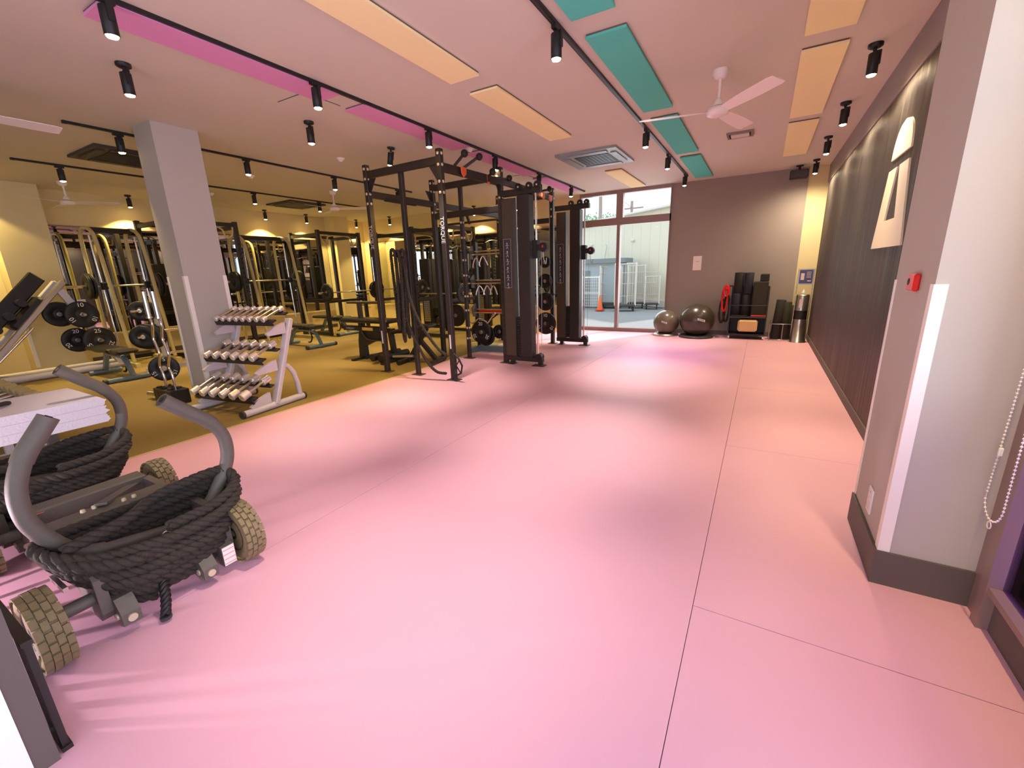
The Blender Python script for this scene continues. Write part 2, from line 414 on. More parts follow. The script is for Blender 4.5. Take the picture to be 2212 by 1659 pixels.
# mirrors
mir = thing('wall_mirror', 'long mirror along the far left wall', 'mirror', (XL, 0, 0))
for y0, y1 in ((2.66, 4.25), (4.26, 6.15), (6.16, 8.08), (8.57, 9.38)):
    MB().box(.002, .014, y0, y1, .50, 2.335).build('mirror_pane', M_mirror, mir)
MB().box(.0, .03, 2.66, 8.08, .47, .50).box(.0, .03, 8.57, 9.38, .47, .50).build('ledge', M_wallc, mir)
MB().box(.0, .022, 2.66, 8.08, 2.335, 2.36).box(0, .022, 8.57, 9.38, 2.335, 2.36).build('top_trim', M_trim, mir)
mir2 = thing('wall_mirror', 'wide mirror on the back wall behind the training rig', 'mirror', (0, YB, 0))
for x0, x1 in ((-10.2, -8.6), (-8.59, -7.0), (-6.99, -5.4), (-5.39, -3.95)):
    MB().box(x0, x1, -.014, -.002, .55, 2.30).build('mirror_pane', M_mirror, mir2)
MB().box(-10.22, -3.93, -.022, 0, 2.30, 2.335).build('top_trim', M_trim, mir2); MB().box(-10.22, -3.93, -.03, 0, .52, .55).build('ledge', M_wallc, mir2)

# ------------------------------------------------------------------ ceiling: acoustic panels
ordn = ['nearest', 'second', 'third', 'fourth', 'farthest']
def cpanel(x0, x1, y0, y1, m, label, group):
    p = thing('acoustic_panel', label, 'acoustic panel', ((x0+x1)/2, (y0+y1)/2, H), 0, group)
    a, b = (x1-x0)/2, (y1-y0)/2
    MB().box(-a, a, -b, b, -.028, -.012).build('felt_face', m, p)
    MB().box(-a+.004, a-.004, -b+.004, b-.004, -.012, 0).build('backing_board', M_pedge, p)
for nm, m, x0, x1, segs in (
    ('pink', M_pinkp, -3.63, -3.355, ((1.36, 2.955), (3.24, 4.92), (5.19, 6.88), (7.2, 8.74))),
    ('orange', M_orap, -2.43, -2.145, ((-.05, 1.36), (1.64, 3.33), (3.605, 5.31), (7.46, 9.16))),
    ('teal', M_teal, -1.225, -.94, ((-.3, 1.1), (1.33, 3.02), (3.275, 4.99), (5.285, 7.0), (7.26, 9.0))),
    ('amber', M_yelp, .09, .385, ((.4, 2.1), (2.42, 4.11), (4.385, 6.14), (6.395, 8.16)))):
    desc = {'pink': 'pink ceiling panel beside the left light track', 'orange': 'pale orange ceiling panel between the two tracks',
            'teal': 'teal ceiling panel right of the second track', 'amber': 'amber ceiling panel of the rightmost row'}[nm]
    vis = [s for s in segs if not (nm == 'orange' and s[1] < 1.5) and not (nm == 'teal' and s[1] < 2) and not (nm == 'amber' and s[1] < 3)]
    for s in segs:
        if s in vis: which = ['nearest of its row', 'second of its row', 'third of its row', 'farthest of its row'][vis.index(s) if s != vis[-1] else 3]
        else: which = 'overhead, out of view'
        cpanel(x0, x1, s[0], s[1], m, desc+', '+which, nm+' ceiling panels')

# ------------------------------------------------------------------ light tracks and spotlights
def track(x, y0, y1, label):
    t = thing('light_track', label, 'light track', (x, y0, H), 0, 'ceiling light tracks')
    L = y1-y0
    MB().box(-.017, .017, 0, L, -.022, 0).build('rail', M_blk2, t)
    MB().box(-.005, .005, .02, L-.02, -.0225, -.0222).build('slot', M_dgrey, t)
    MB().box(-.019, .019, -.004, .03, -.025, 0).box(-.019, .019, L-.03, L+.004, -.025, 0).build('end_cap', M_blk2, t)
track(-3.345, -.6, 8.98, 'long black light track over the left edge of the pink floor')
track(-1.335, -.6, 8.76, 'long black light track right of the pale orange ceiling panels')
track(-6.06, 1.9, 6.80, 'black ceiling track over the weights area, nearer of the two')
track(-8.22, 1.99, 7.6, 'black ceiling track over the weights area, farther of the two')
def spot_proto(surface, lens, scale=1.):
    s = thing('spotlight', '', 'spotlight')
    if surface: MB().lathe([(.035, -.028), (.048, -.02), (.048, 0)], 16).cyl((0, 0, -.05), (0, 0, -.02), .012, 8).build('ceiling_mount', M_blk2, s)
    else: MB().box(-.016, .016, -.045, .045, -.045, -.022).cyl((0, 0, -.06), (0, 0, -.04), .012, 8).build('track_adapter', M_blk2, s)
    MB().box(.034, .042, -.014, .014, -.14, -.048).box(-.005, .042, -.014, .014, -.056, -.048).build('bracket', M_blk2, s)
    MB().lathe([(.034, -.062), (.036, -.066), (.036, -.205), (.034, -.207), (.031, -.200), (.031, -.198)], 20).build('housing', M_blk2, s)
    MB().lathe([(.0305, -.203), (.026, -.212), (.012, -.217), (0.0001, -.218)], 20).build('lens', lens, s)
    return s
PA, PB, PC = spot_proto(False, M_lens), spot_proto(True, M_lens), spot_proto(False, M_lensp)
for p in (PA, PB, PC):
    for c in KIDS(p): pass
used = set(); 
def spot(proto, x, y, label, group, energy, color, tilt=(0, 0), size=math.radians(54), blend=1.0, zoff=0.):
    if proto.name in used: s = copy_tree(proto)
    else: s = proto; used.add(proto.name)
    s.location = (x, y, H); s['label'] = label; s['group'] = group
    s.rotation_euler = (tilt[0], tilt[1], 0)
    if energy:
        lamp('SPOT', 'bulb', (0, 0, -.225), energy, color, (0, 0, 0), s, spot_size=size, spot_blend=blend, shadow_soft_size=.03)
    return s
w = ['nearest', 'second', 'third', 'fourth', 'fifth', 'sixth']
for i, y in enumerate((1.36, 2.69, 4.09, 5.47, 6.83, 8.22)):
    spot(PA, -3.33, y, 'black spotlight on the left track beside the pink panels, %s from the camera' % w[i], 'spotlights on the left track', E_TRACK*(.8 if i < 2 else 1), (1.0, .84, .66), (0, 0))
for i, y in enumerate((3.03, 5.59, 6.95, 8.52)):
    pk = i == 2
    spot(PC if pk else PA, -1.335, y, ('black spotlight with pink glow, third on the track beside the teal panels' if pk else 'black spotlight on the track beside the teal panels, %s from the camera' % ['nearest', 'second', '', 'last'][i]), 'spotlights on the right track', E_TRACK*1.05, (.85, .45, 1.0) if pk else PEACH)
lampA = spot(PA, -1.335, 1.25, 'black spotlight on the track beside the teal panels, overhead out of view', 'spotlights on the right track', E_TRACK*.9, (1.0, .72, .62))
for i, y in enumerate((1.75, 3.27, 4.43)):
    spot(PB, -4.22, y, 'black ceiling spotlight left of the pink panels, %s' % (w[i]+' from the camera' if i < 2 else 'tilted above the rig'), 'surface spotlights over the floor edge', E_GYM*.55, WARM, (0, .22 if i == 2 else 0))
for i, y in enumerate((4.62, 6.0, 7.4, 8.84)):
    spot(PB, .57, y, 'black ceiling spotlight in front of the dark glossy wall, %s from the camera' % w[i], 'surface spotlights along the dark wall', E_WALL*(1.2 if i == 3 else .55), (1.0, .82, .58), size=math.radians(176))
spot(PB, .57, 3.3, 'black ceiling spotlight beside the right pillar, hidden from view', 'surface spotlights along the dark wall', E_WALL*.8, PEACH)
for i, y in enumerate((2.32, 3.65, 5.02, 6.42)):
    spot(PA, -6.06, y, 'black spotlight on the near track over the weights area, %s from the camera' % w[i], 'spotlights on the near weights track', E_GYM, WARM, size=math.radians(66), blend=.9)
for i, y in enumerate((2.42, 3.7, 4.98, 6.35)):
    spot(PA, -8.22, y, 'black spotlight on the far track over the weights area, %s from the camera' % w[i], 'spotlights on the far weights track', E_GYM, WARM, size=math.radians(66), blend=.9)
for i, y in enumerate((3.80, 6.32, 7.38, 8.95)):
    spot(PB, -10.12, y, 'black spotlight high against the far left mirror wall, %s from the left' % w[i], 'spotlights along the mirror wall', E_WALL*1.1, (1, .74, .28), size=math.radians(116), blend=.25)
spot(PB, -9.95, 1.68, 'black ceiling spotlight left of the far left pillar, at the frame edge', 'spotlights along the mirror wall', E_WALL*1.3, (1, .76, .30), size=math.radians(116), blend=.25)
for i, x in enumerate((-9.0, -7.3, -6.2, -5.0)):
    spot(PB, x, 9.12, 'black ceiling spotlight washing the back wall behind the rig, %s from the left corner' % w[i], 'spotlights along the back wall', E_WALL*1.1, (1, .74, .28), size=math.radians(116), blend=.25)

spot(PB, .66, 1.72, 'black ceiling spotlight in front of the right pillar, overhead out of view', 'surface spotlights along the dark wall', 32, (1.0, .88, .70), size=math.radians(100))

# ceiling fan
def fan(loc, rz, label, group='white ceiling fans'):
    f = thing('ceiling_fan', label, 'ceiling fan', loc, rz, group); f.scale = (1, 1, .88)
    MB().lathe([(.030, -.075), (.046, -.060), (.060, -.030), (.060, 0)], 24).build('canopy', M_fan, f)
    MB().cyl((0, 0, -.29), (0, 0, -.07), .013, 14).build('downrod', M_fan, f)
    MB().lathe([(.045, -.305), (.038, -.27), (.018, -.235), (.014, -.232)], 20).build('coupling', M_fan, f)
    MB().lathe([(.05, -.305), (.05, -.312)], 20).build('gap_ring', M_blk2, f)
    MB().lathe([(.001, -.392), (.055, -.390), (.085, -.375), (.09, -.345), (.08, -.318), (.05, -.310), (.0, -.310)], 28).build('motor', M_fan, f)
    sec = []
    for i in range(15):
        t = i/14; r = .07+t*.57; wd = .038+.030*math.sin(min(t*1.5, 1)*PI/2); wd *= (1 if t < .93 else .8)
        sec.append((r, wd))
    vs = []; fs = []
    for r, wd in sec:
        for dy, dz in ((-wd, .014), (wd, -.014), (wd, -.018), (-wd, .010)): vs.append((r, dy, -.345+dz))
    for i in range(len(sec)-1):
        for k in range(4): l = (k+1) % 4; fs.append((i*4+k, i*4+l, i*4+4+l, i*4+4+k))
    fs += [(3, 2, 1, 0), tuple(len(vs)-4+k for k in range(4))]
    me = MB().add(vs, fs).mesh('blade', M_fan)
    for k in range(3):
        o = bpy.data.objects.new('blade', me); COL.objects.link(o); o.parent = f; o.rotation_euler = (0, 0, 2*PI*k/3)
    return f
fan((-.464, 4.43, H), math.radians(72), 'white three-blade ceiling fan over the pink floor beside the teal panels')
fan((-7.15, 5.85, H), math.radians(35), 'white ceiling fan over the weights area left of the rig')
fan((-9.5, 2.78, H), math.radians(55), 'small white ceiling fan near the far left pillar')
fan((-5.22, .97, H), math.radians(90), 'white ceiling fan cut by the left frame edge, one blade in view')

# ceiling cassettes, vents, hatches, detectors
def cassette(loc, a, b, label, dark=False):
    c = thing('air_conditioner', label, 'air conditioner', loc, 0, 'ceiling cassette air conditioners')
    m = M_dgrey if dark else M_acgrey
    MB().box(-a, a, -b, b, -.03, 0).build('panel_frame', m, c)
    MB().box(-a*.52, a*.60, -b*.55, b*.55, -.036, -.03).build('intake_grille', M_blk2, c)
    for i in range(9):
        MB().box(-a*.50+i*a*.13, -a*.50+i*a*.13+.006, -b*.53, b*.53, -.039, -.036).build('grille_slat', M_dgrey, c)
    for x0, x1, y0, y1 in ((-a*.6, a*.65, b*.66, b*.88), (-a*.6, a*.65, -b*.88, -b*.66), (a*.70, a*.88, -b*.6, b*.6), (-a*.88, -a*.66, -b*.6, b*.6)):
        MB().box(x0, x1, y0, y1, -.042, -.031).build('louvre', m, c)
    return c
cassette((-2.265, 6.53, H), .435, .475, 'grey ceiling cassette air conditioner between the orange panels over the pink floor')
cassette((-8.9, 6.3, H), .42, .42, 'dark ceiling cassette air conditioner right of the middle pillar', True)
cassette((-7.15, 2.75, H), .42, .42, 'dark ceiling cassette air conditioner left of the middle pillar', True)
v = thing('ceiling_vent', 'small rectangular ceiling vent beyond the fan', 'vent', (-.41, 6.55, H))
MB().box(-.145, .145, -.13, -.10, -.02, 0).box(-.145, .145, .10, .13, -.02, 0).box(-.145, -.12, -.10, .10, -.02, 0).box(.12, .145, -.10, .10, -.02, 0).build('vent_frame', M_trim, v)
MB().box(-.12, .12, -.1, .1, -.004, 0).build('dark_gap', M_blk2, v); MB().box(-.10, .10, -.075, .075, -.026, -.01).build('baffle', M_ceil, v)
def hatch(x, y, s, label):
    h = thing('ceiling_hatch', label, 'hatch', (x, y, H), 0, 'ceiling access hatches')
    MB().box(-s, s, -s, s, -.003, 0).build('hatch_gap', M_base, h); MB().box(-s+.008, s-.008, -s+.008, s-.008, -.008, -.003).build('hatch_door', M_ceil, h)
hatch(-3.80, 2.98, .19, 'square ceiling hatch beside the nearest pink panel')
hatch(-3.75, 7.0, .16, 'square ceiling hatch above the cable towers')
def smoke(x, y, label):
    d = thing('smoke_detector', label, 'smoke detector', (x, y, H), 0, 'white smoke detectors')
    MB().lathe([(.045, -.018), (.052, -.012), (.052, 0)], 20).build('base', M_white, d); MB().lathe([(.0, -.045), (.022, -.042), (.032, -.018)], 16).build('sensor', M_white, d)
smoke(-5.13, 4.40, 'white smoke detector left of the tilted spotlight'); smoke(-7.0, 4.25, 'white smoke detector between the two weights tracks')
smoke(-3.45, 5.06, 'flat white detector between two pink panels'); smoke(-8.9, 4.6, 'white detector near the middle pillar top')
sp = thing('speaker', 'black box speaker hung from the ceiling at the far wall', 'speaker', (.37, 9.2, H))
MB().cyl((0, 0, -.07), (0, 0, 0), .018, 10).box(-.05, .05, -.04, .04, -.012, 0).build('ceiling_bracket', M_blk2, sp)
MB().bbox(-.13, .13, -.08, .08, -.20, -.07, .012).build('cabinet', M_blk2, sp); MB().box(-.12, .12, -.088, -.081, -.19, -.08).build('grille', M_dgrey, sp)
ww = thing('speaker', 'white strip light at the left edge of the ceiling', 'light', (0, 0, 0)); bpy.data.objects.remove(ww)

# ------------------------------------------------------------------ lettering on the right wall
M_sign = mat('sign_white', (252, 246, 226), .35)
def glyph(yc, label):
    s = thing('wall_sign', label, 'wall sign', (XR, yc, 0), 0, 'white shapes on the dark wall')
    L = []; R = []
    for i in range(13):           # dome
        t = i/12; z = 2.105+(2.345-2.105)*t
        wd = .27*math.sqrt(max(0, 1-((z-2.105)/.2402)**2))**.9
        L.append((wd, z)); R.append((-wd, z))
    MB().strip([(a, b) for a, b in L], [(a, b) for a, b in R], -.012, 0, 'x').build('dome', M_sign, s)
    MB().strip([(.285, 2.03), (.405, 1.65), (.48, 1.443)], [(.035, 2.03), (.165, 1.65), (.19, 1.443)], -.012, 0, 'x').build('left_leg', M_sign, s)
    MB().strip([(-.035, 2.03), (-.165, 1.65), (-.19, 1.443)], [(-.285, 2.03), (-.405, 1.65), (-.48, 1.443)], -.012, 0, 'x').build('right_leg', M_sign, s)
    MB().strip([(.166, 1.648), (.19, 1.443)], [(-.166, 1.648), (-.19, 1.443)], -.012, 0, 'x').build('foot_bar', M_sign, s)
glyph(4.50, 'large white domed letter shape in view on the dark glossy wall')
glyph(3.46, 'large white letter shape on the dark wall, mostly hidden by the right pillar')

# small wall items
c = thing('call_box', 'small red call box on the side of the right pillar', 'call box', (PX, 2.336, 1.26))
MB().bbox(-.022, 0, -.048, .048, -.036, .032, .006).build('housing', M_red, c); MB().lathe([(0, .004), (.014, .002), (.014, 0)], 16, m=Matrix.Translation((-.022, .02, 0)) @ Matrix.Rotation(-PI/2, 4, 'Y')).build('button', M_dgrey, c)
c = thing('power_outlet', 'white double power outlet low on the right pillar', 'outlet', (PX, 2.354, .27))
MB().bbox(-.008, 0, -.035, .035, -.06, .06, .002).build('cover_plate', M_white, c)
MB().bbox(-.012, -.008, -.018, .018, .008, .042, .002).bbox(-.012, -.008, -.018, .018, -.042, -.008, .002).build('socket', M_paper, c)
c = thing('wall_notice', 'pale paper notice on the grey back wall', 'notice', (-1.14, YB, 1.40))
MB().box(-.078, .078, -.004, 0, -.135, .135).build('sheet', M_paper, c); MB().box(-.03, .03, -.0045, -.004, .03, .036).build('print_line', M_base, c)
c = thing('blind_chain', 'beaded blind chain loop hanging by the right window frame', 'blind chain', (.80, 2.0, 0))
beads = MB(); pts = []
yA, yB = .085, -.05
import itertools
n1 = int((2.6-.50)/.014)
for i in range(n1):
    z = 2.6-.014*i; t = min(1, (2.6-z)/2.1); pts.append((0, yA*t*.98, z))
for i in range(1, 13):
    a = PI*i/13; pts.append((0, (yA+yB)/2+(yA-yB)/2*math.cos(a), .50-.068*math.sin(a)))
for i in range(n1): z = .5+.014*i; t = min(1, (2.6-z)/2.1); pts.append((0, yB*t, z))
for p in pts: beads.lathe([(0, -.0042), (.0036, -.0022), (.0042, 0), (.0036, .0022), (0, .0042)], 6, p)
beads.tube(pts, .0012, 4); o = beads.build('beads', M_guard, c); o['kind'] = 'stuff'
MB().bbox(-.006, .006, yA*.8-.006, yA*.8+.006, .66, .69, .002).build('connector', M_guard, c)
MB().tube(arc((0, .012, .413), .013, 0, 2*PI*.98, 16, (0, 1, 0), (0, 0, 1)), .0022, 6).build('pull_ring', M_guard, c)

# ------------------------------------------------------------------ push sleds with ropes
TX = -2.30      # plane of the front sled's handles
def wheel(parent, x, y, R=.153, w=.084):
    wd = MB()
    prof = []
    for i in range(9):
        a = PI*i/8; prof.append((R-.018+.010*math.sin(a)-.05*(1-math.sin(a))**2*0.4, -w/2*math.cos(a)))
    m = Matrix.Translation((x, y, R)) @ Matrix.Rotation(PI/2, 4, 'X')
    wd.lathe([(.085, -w*.38), (.10, -w*.46)]+prof+[(.10, w*.46), (.085, w*.38)], 36, m=m)
    t = wd.build('tyre', M_tire, parent)
    tr = MB(); n = 22
    for i in range(n):
        for j, (yy, ww) in enumerate(((-.033, .020), (-.011, .019), (.011, .019), (.033, .020))):
            a = 2*PI*(i+(.5 if j % 2 else 0))/n; rr = R-.010 if j in (1, 2) else R-.0135
            mm = m @ Matrix.Rotation(a, 4, 'Z')
            tr.box(rr, rr+.0095, -.0165, .0165, yy-ww/2, yy+ww/2, mm)
    tr.build('tread_blocks', M_tire, t)['kind'] = 'stuff'
    h = MB().lathe([(.0, -.030), (.03, -.034), (.035, -.022), (.075, -.018), (.087, -.036), (.087, .036), (.075, .018), (.035, .022), (.03, .034), (0, .030)], 20, m=m).build('hub', M_blk, parent)
    return t
def sled(name_lab, x, dy, rear_dx=.82, wheels=((.13, -.40, 0), (.13, .30, 0)), mag=True, zo=0., rope_lab='', towbar=True):
    # local frame: x towards the room, origin under the handles' middle (y = .655)
    s = thing('push_sled', name_lab, 'push sled', (x, .655+dy, 0), 0, 'wheeled push sleds')
    for wx, wy in wheels: wheel(s, wx, wy)
    ya, yb = wheels[0][1], wheels[1][1]
    # axles
    MB().cyl((.13, ya, .155), (.13, yb, .155), .026, 16).build('front_axle', M_tank, s)
    rx = wheels[-1][0]
    MB().cyl((-rear_dx, ya+.02, .155), (-rear_dx, yb, .155), .026, 16).build('rear_axle', M_tank, s)
    # side plates and beams
    for yy in (-.27, .19):
        MB().prism([(.16, .06), (.19, .10), (.19, .25), (.12, .30), (-.62, .30), (-.70, .26), (-.86, .22), (-.88, .12), (-.80, .10), (-.55, .20), (-.10, .18), (.05, .06)], yy, yy+.035, 'y').build('side_plate', M_tank, s)
    for bx in (-.36, -.66):
        MB().bbox(bx-.055, bx+.055, -.25, .21, .20+zo*0, .315, .008).build('cross_beam', M_tank, s)
    bo = MB()
    for bx in (-.36,):
        for yy in (-.12, -.08, .02, .06): bo.lathe([(0, .33), (.009, .328), (.011, .315)], 10, (bx+.02*((yy > 0)*2-1), yy, 0))
    for yy in (-.272, .226):
        for xx in (-.02, -.18): bo.cyl((xx, yy-.004, .25), (xx, yy+.008, .25), .012, 10)
    bo.build('bolts', M_bronze, s)
    MB().bar((-.66, .19, .27), (-.36, -.06, .33), .05, .012).build('diagonal_brace', M_tank, s)
    MB().box(.0, .15, -.34, -.325, .24, .26).build('link_pin', M_steel2, s)
    # front lugs with bolts
    for yy in (-.205, .085):
        l = MB().prism([(.16, .050), (.215, .030), (.255, .045), (.255, .095), (.21, .15), (.12, .15)], yy-.03, yy+.03, 'y').build('front_lug', M_tank, s)
        MB().cyl((.21, yy-.036, .075), (.21, yy+.036, .075), .014, 12).cyl((.255, yy, .070), (.262, yy, .070), .016, 12).build('lug_bolt', M_bronze, l)
    # handles
    profs = {-1: [(.17, .275), (.225, .299), (.285, .365), (.335, .47), (.348, .560), (.338, .650), (.300, .744), (.250, .815), (.205, .875)],
             1: [(.17, .215), (.225, .255), (.285, .335), (.345, .43), (.368, .510), (.362, .600), (.315, .685), (.240, .755), (.150, .842)]}
    for sg in (-1, 1):
        pts = smoothpath([(0, sg*a, b+zo) for a, b in profs[sg]], 5)
        h = MB().tube(pts, .030, 16).build('handle', M_tank, s)
        MB().tube(pts[-12:], .0335, 16).build('grip_sleeve', M_tank, h)
        e = pts[-1]; d = (pts[-1]-pts[-2]).normalized(); MB().cyl(e, e+d*.003, .012, 10).build('end_hole', M_steel2 if sg > 0 and not towbar else M_blk2, h)
    MB().cyl((0, -.17, .275+zo), (0, .17, .215+zo), .024, 14).build('cross_bar', M_tank, s)
    for yy in (-.16, .17): MB().bar((0, yy, .10), (0, yy, .26+zo), .04, .05).build('handle_post', M_tank, s)
    MB().tube(arc((.02, .035, .225+zo), .018, 0, 2*PI*.97, 14, (0, 1, 0), (.3, 0, 1)), .004, 6).build('hook_ring', M_steel, s)
    # labels
    MB().box(.10, .232, .150, .206, .045, .145).build('label_plate', M_tank, s); MB().box(.2325, .2345, .152, .204, .048, .142).build('warning_label', M_white, s)
    MB().box(-.02, .03, -.281, -.2795, .31, .312).build('orange_label', M_orange, s)
    if mag:
        o = MB().box(-.70, -.60, -.29, -.20, .3005, .302).build('orange_sticker', M_orange, s)
    lab = MB()
    for k in range(4): lab.box(.2346, .235, .154, .202, .056+k*.023, .059+k*.023)
    lab.build('label_lines', M_orange, s)
    # the wound rope, a thing of its own
    r = thing('battle_rope', rope_lab, 'rope', (x, .655+dy, 0), 0, 'black ropes wound on the sleds')
    path = []
    loops = 9
    for k in range(loops):
        t = k/(loops-1); z0 = .385+zo-.031*k
        hy = .350-.145*t**1.2; cy = .0+.0*t; fx = .215+.012*math.sin(k*1.7)-.035*(2*t-1)**2; bx = -.10
        for i in range(28):
            a = 2*PI*i/28; ca, sa = math.cos(a), math.sin(a)
            px = (fx if ca > 0 else -bx)*math.copysign(abs(ca)**.75, ca)
            py = cy+hy*math.copysign(abs(sa)**.6, sa)
            sag = -.050*max(ca, 0)*(1-abs(sa)**2) - .012*sa
            path.append((px+.012*math.sin(k*2.3), py+.012*math.sin(k*3.1), z0+sag-.036*(i/28)+.006*math.sin(k*5+i*.4)))
    mb = MB(); twisted(mb, smoothpath(path, 2), .0245, .105, 3, 6, .013)
    twisted(mb, smoothpath([(.10, -.30, .38+zo), (.06, -.1, .385+zo), (-.03, .05, .40+zo), (-.02, .2, .42+zo), (.0, .33, .42+zo), (.07, .35, .37+zo)], 6), .0245, .105, 3, 6, .013)
    mb.build('rope_coils', M_rope, r)
    mb = MB(); twisted(mb, smoothpath([(.15, -.03, .14), (.235, -.08, .12), (.275, -.10, .07), (.30, -.12, .025)], 6), .019, .06, 3, 6, .007)
    mb.build('rope_tail', M_blk2, r)
    MB().cyl((.30, -.12, .012), (.30, -.121, .024), .021, 12).build('end_cap', M_dgrey, r)
    return s
sled('dark grey push sled nearest the camera, with two curved handles', TX, 0, wheels=((.17, -.415, 0)[:2], (.17, .27)), rope_lab='black twisted rope wound around the nearest push sled')
for s_ in [o for o in COL.objects if o.name == 'push_sled']:
    wheel(s_, -.82, -.40); wheel(s_, -.82, .33)
sled('second push sled behind, loaded with white towels, partly out of frame', TX-1.10, -.05, wheels=((-.35, -.415), (-.35, .20)), mag=False, zo=.06, rope_lab='black twisted rope wound around the second push sled under the white towels', towbar=False)
# stack of white towels on the second sled
st = thing('towel_stack', 'pile of folded white towels lying on the second push sled', 'towels', (-3.55, .52, .0))
for k in range(3):
    z = .565+.050*k; e = .008*math.sin(k*2.1)
    m = MB(); n = 12; L = []
    sec = [(-.30+e, .0), (-.31+e, .024), (-.30+e, .049), (.355, .049), (.366+e, .043), (.364, .036), (.372-e, .030), (.369, .022), (.376+e, .014), (.366, .007), (.36, .0)]
    m.prism([(a, z+b) for a, b in sec], -.30, .24, 'x').build('towel', M_tow, st)
MB().tube(smoothpath([(.10, -.30, .722), (.08, -.12, .730), (-.02, .02, .735), (-.10, .06, .722)], 5), .012, 6).build('dark_strap', M_rope, st)
for yy in (-.2, .2): MB().bar((-.20, yy, .31), (-.20, yy, .57), .05).build('support_post', M_tank, st)

# ------------------------------------------------------------------ dumbbells and their rack
def db_meshes(r, hl, L, m=M_steel, n=18):
    # axis along y, centred; returns (handle, head) meshes
    hd = MB().cyl((0, -L/2, 0), (0, L/2, 0), .0165, 12).mesh('handle', M_steel2 if m is M_steel else M_steel2)
    mm = Matrix.Rotation(-PI/2, 4, 'X')
    h = MB().lathe([(0, -hl/2), (r*.86, -hl/2), (r, -hl/2+.006), (r, hl/2-.006), (r*.86, hl/2), (0, hl/2)], 22, m=mm, smooth=False).mesh('head', m)
    return hd, h
M_db = mat('polished_dumbbell', (255, 250, 244), .26, .65)
def dumbbell(loc, tilt, r, hl, L, label, group, cache={}, m=M_db, rz=0):
    key = (r, hl, L, m.name)
    if key not in cache: cache[key] = db_meshes(r, hl, L, m)
    t = thing('dumbbell', label, 'dumbbell', loc, rz, group); t.rotation_euler = (tilt, 0, rz)
    o = bpy.data.objects.new('handle', cache[key][0]); COL.objects.link(o); o.parent = t
    for sg in (-1, 1):
        o = bpy.data.objects.new('head', cache[key][1]); COL.objects.link(o); o.parent = t; o.location = (0, sg*(L/2-hl/2), 0)
RX0, RX1 = -5.30, -4.47
rk = thing('dumbbell_rack', 'white three-tier dumbbell rack in front of the middle pillar', 'dumbbell rack', (0, 0, 0))
def rack_side(x, dy):
    q = MB(); q.bar((x, 2.55+dy, .04), (x, 2.90+dy, .93), .05, .085, (1, 0, 0), .008).build('upright', M_whitep, rk)
    for (y, z, w) in ((2.78, .84, .20), (2.60, .46, .22), (2.46, .13, .20)):
        MB().prism([(y+dy+.04, z-.06), (y+dy+.04, z+.06), (y+dy-w*.5, z+.02), (y+dy-w, z-.04), (y+dy-w*.9, z-.065)], x-.016, x+.016, 'x').build('shelf_bracket', M_whitep, rk)
    MB().tube([(x, p[0]+dy, p[1]) for p in ((2.70, .44), (2.78, .42), (2.84, .34), (2.875, .2), (2.885, .05))], .027, 10).build('rear_leg', M_whitep, rk)
    f = MB().cyl((x, 2.17+dy, .037), (x, 2.93+dy, .037), .036, 16).build('foot', M_whitep, rk)
    for a_ in (2.155, 2.92): MB().cyl((x, a_+dy, .037), (x, a_+.025+dy, .037), .0385, 16).build('foot_cap', M_dgrey, f)
rack_side(-4.47, 0); rack_side(-5.25, -.02)
tl = math.radians(22)
tiers = (('top', 2.755, .995, 8, .030, .055, .29, .105), ('middle', 2.565, .625, 6, .037, .080, .33, .142), ('bottom', 2.405, .26, 6, .043, .095, .37, .155))
for nm, y, z, n, r, hl, L, spc in tiers:
    sh = MB(); up = Vector((0, -math.sin(tl), math.cos(tl))); fw = Vector((0, math.cos(tl), math.sin(tl)))
    c0 = Vector((0, y, z))-up*(r+.012)
    for a in (-L*.30, L*.30):
        p = c0+fw*a; sh.bar((RX0-.03, p.y, p.z), (RX1+.03, p.y, p.z), .05, .016, up)
    p = c0+fw*(-L*.42)-up*.012; sh.bar((RX0-.03, p.y, p.z), (RX1+.03, p.y, p.z), .012, .05, up)
    sh.build('shelf', M_blk, rk)
    xs = [-4.535-spc*i for i in range(n)][::-1]
    cr_ = MB()
    for i, x in enumerate(xs):
        dumbbell((x, y, z), tl, r*(.86+.14*i/(n-1)), hl, L, 'chrome dumbbell on the %s tier of the white rack, %s' % (nm, 'leftmost' if i == 0 else 'rightmost' if i == n-1 else '%s from the left' % w[i] if i < 6 else 'next to the rightmost'), 'chrome dumbbells on the %s tier' % nm)
        for a in (-L*.36, L*.36): q = c0+fw*a+up*.012; cr_.bar((x-.02, q.y, q.z), (x+.02, q.y, q.z), .03, .014, up)
    cr_.build('saddle', M_blk2, rk)['kind'] = 'stuff'

# the rack stands slightly askew
RR = Matrix.Translation((-4.47, 2.55, 0)) @ Matrix.Rotation(math.radians(8), 4, 'Z') @ Matrix.Translation((4.47, -2.55, 0))
rk.matrix_world = RR
for o in list(COL.objects):
    if o.name.startswith('dumbbell') and o.get('group', '').startswith('chrome dumbbells'):
        o.location = RR @ o.location; o.rotation_euler = (o.rotation_euler[0], 0, math.radians(8))

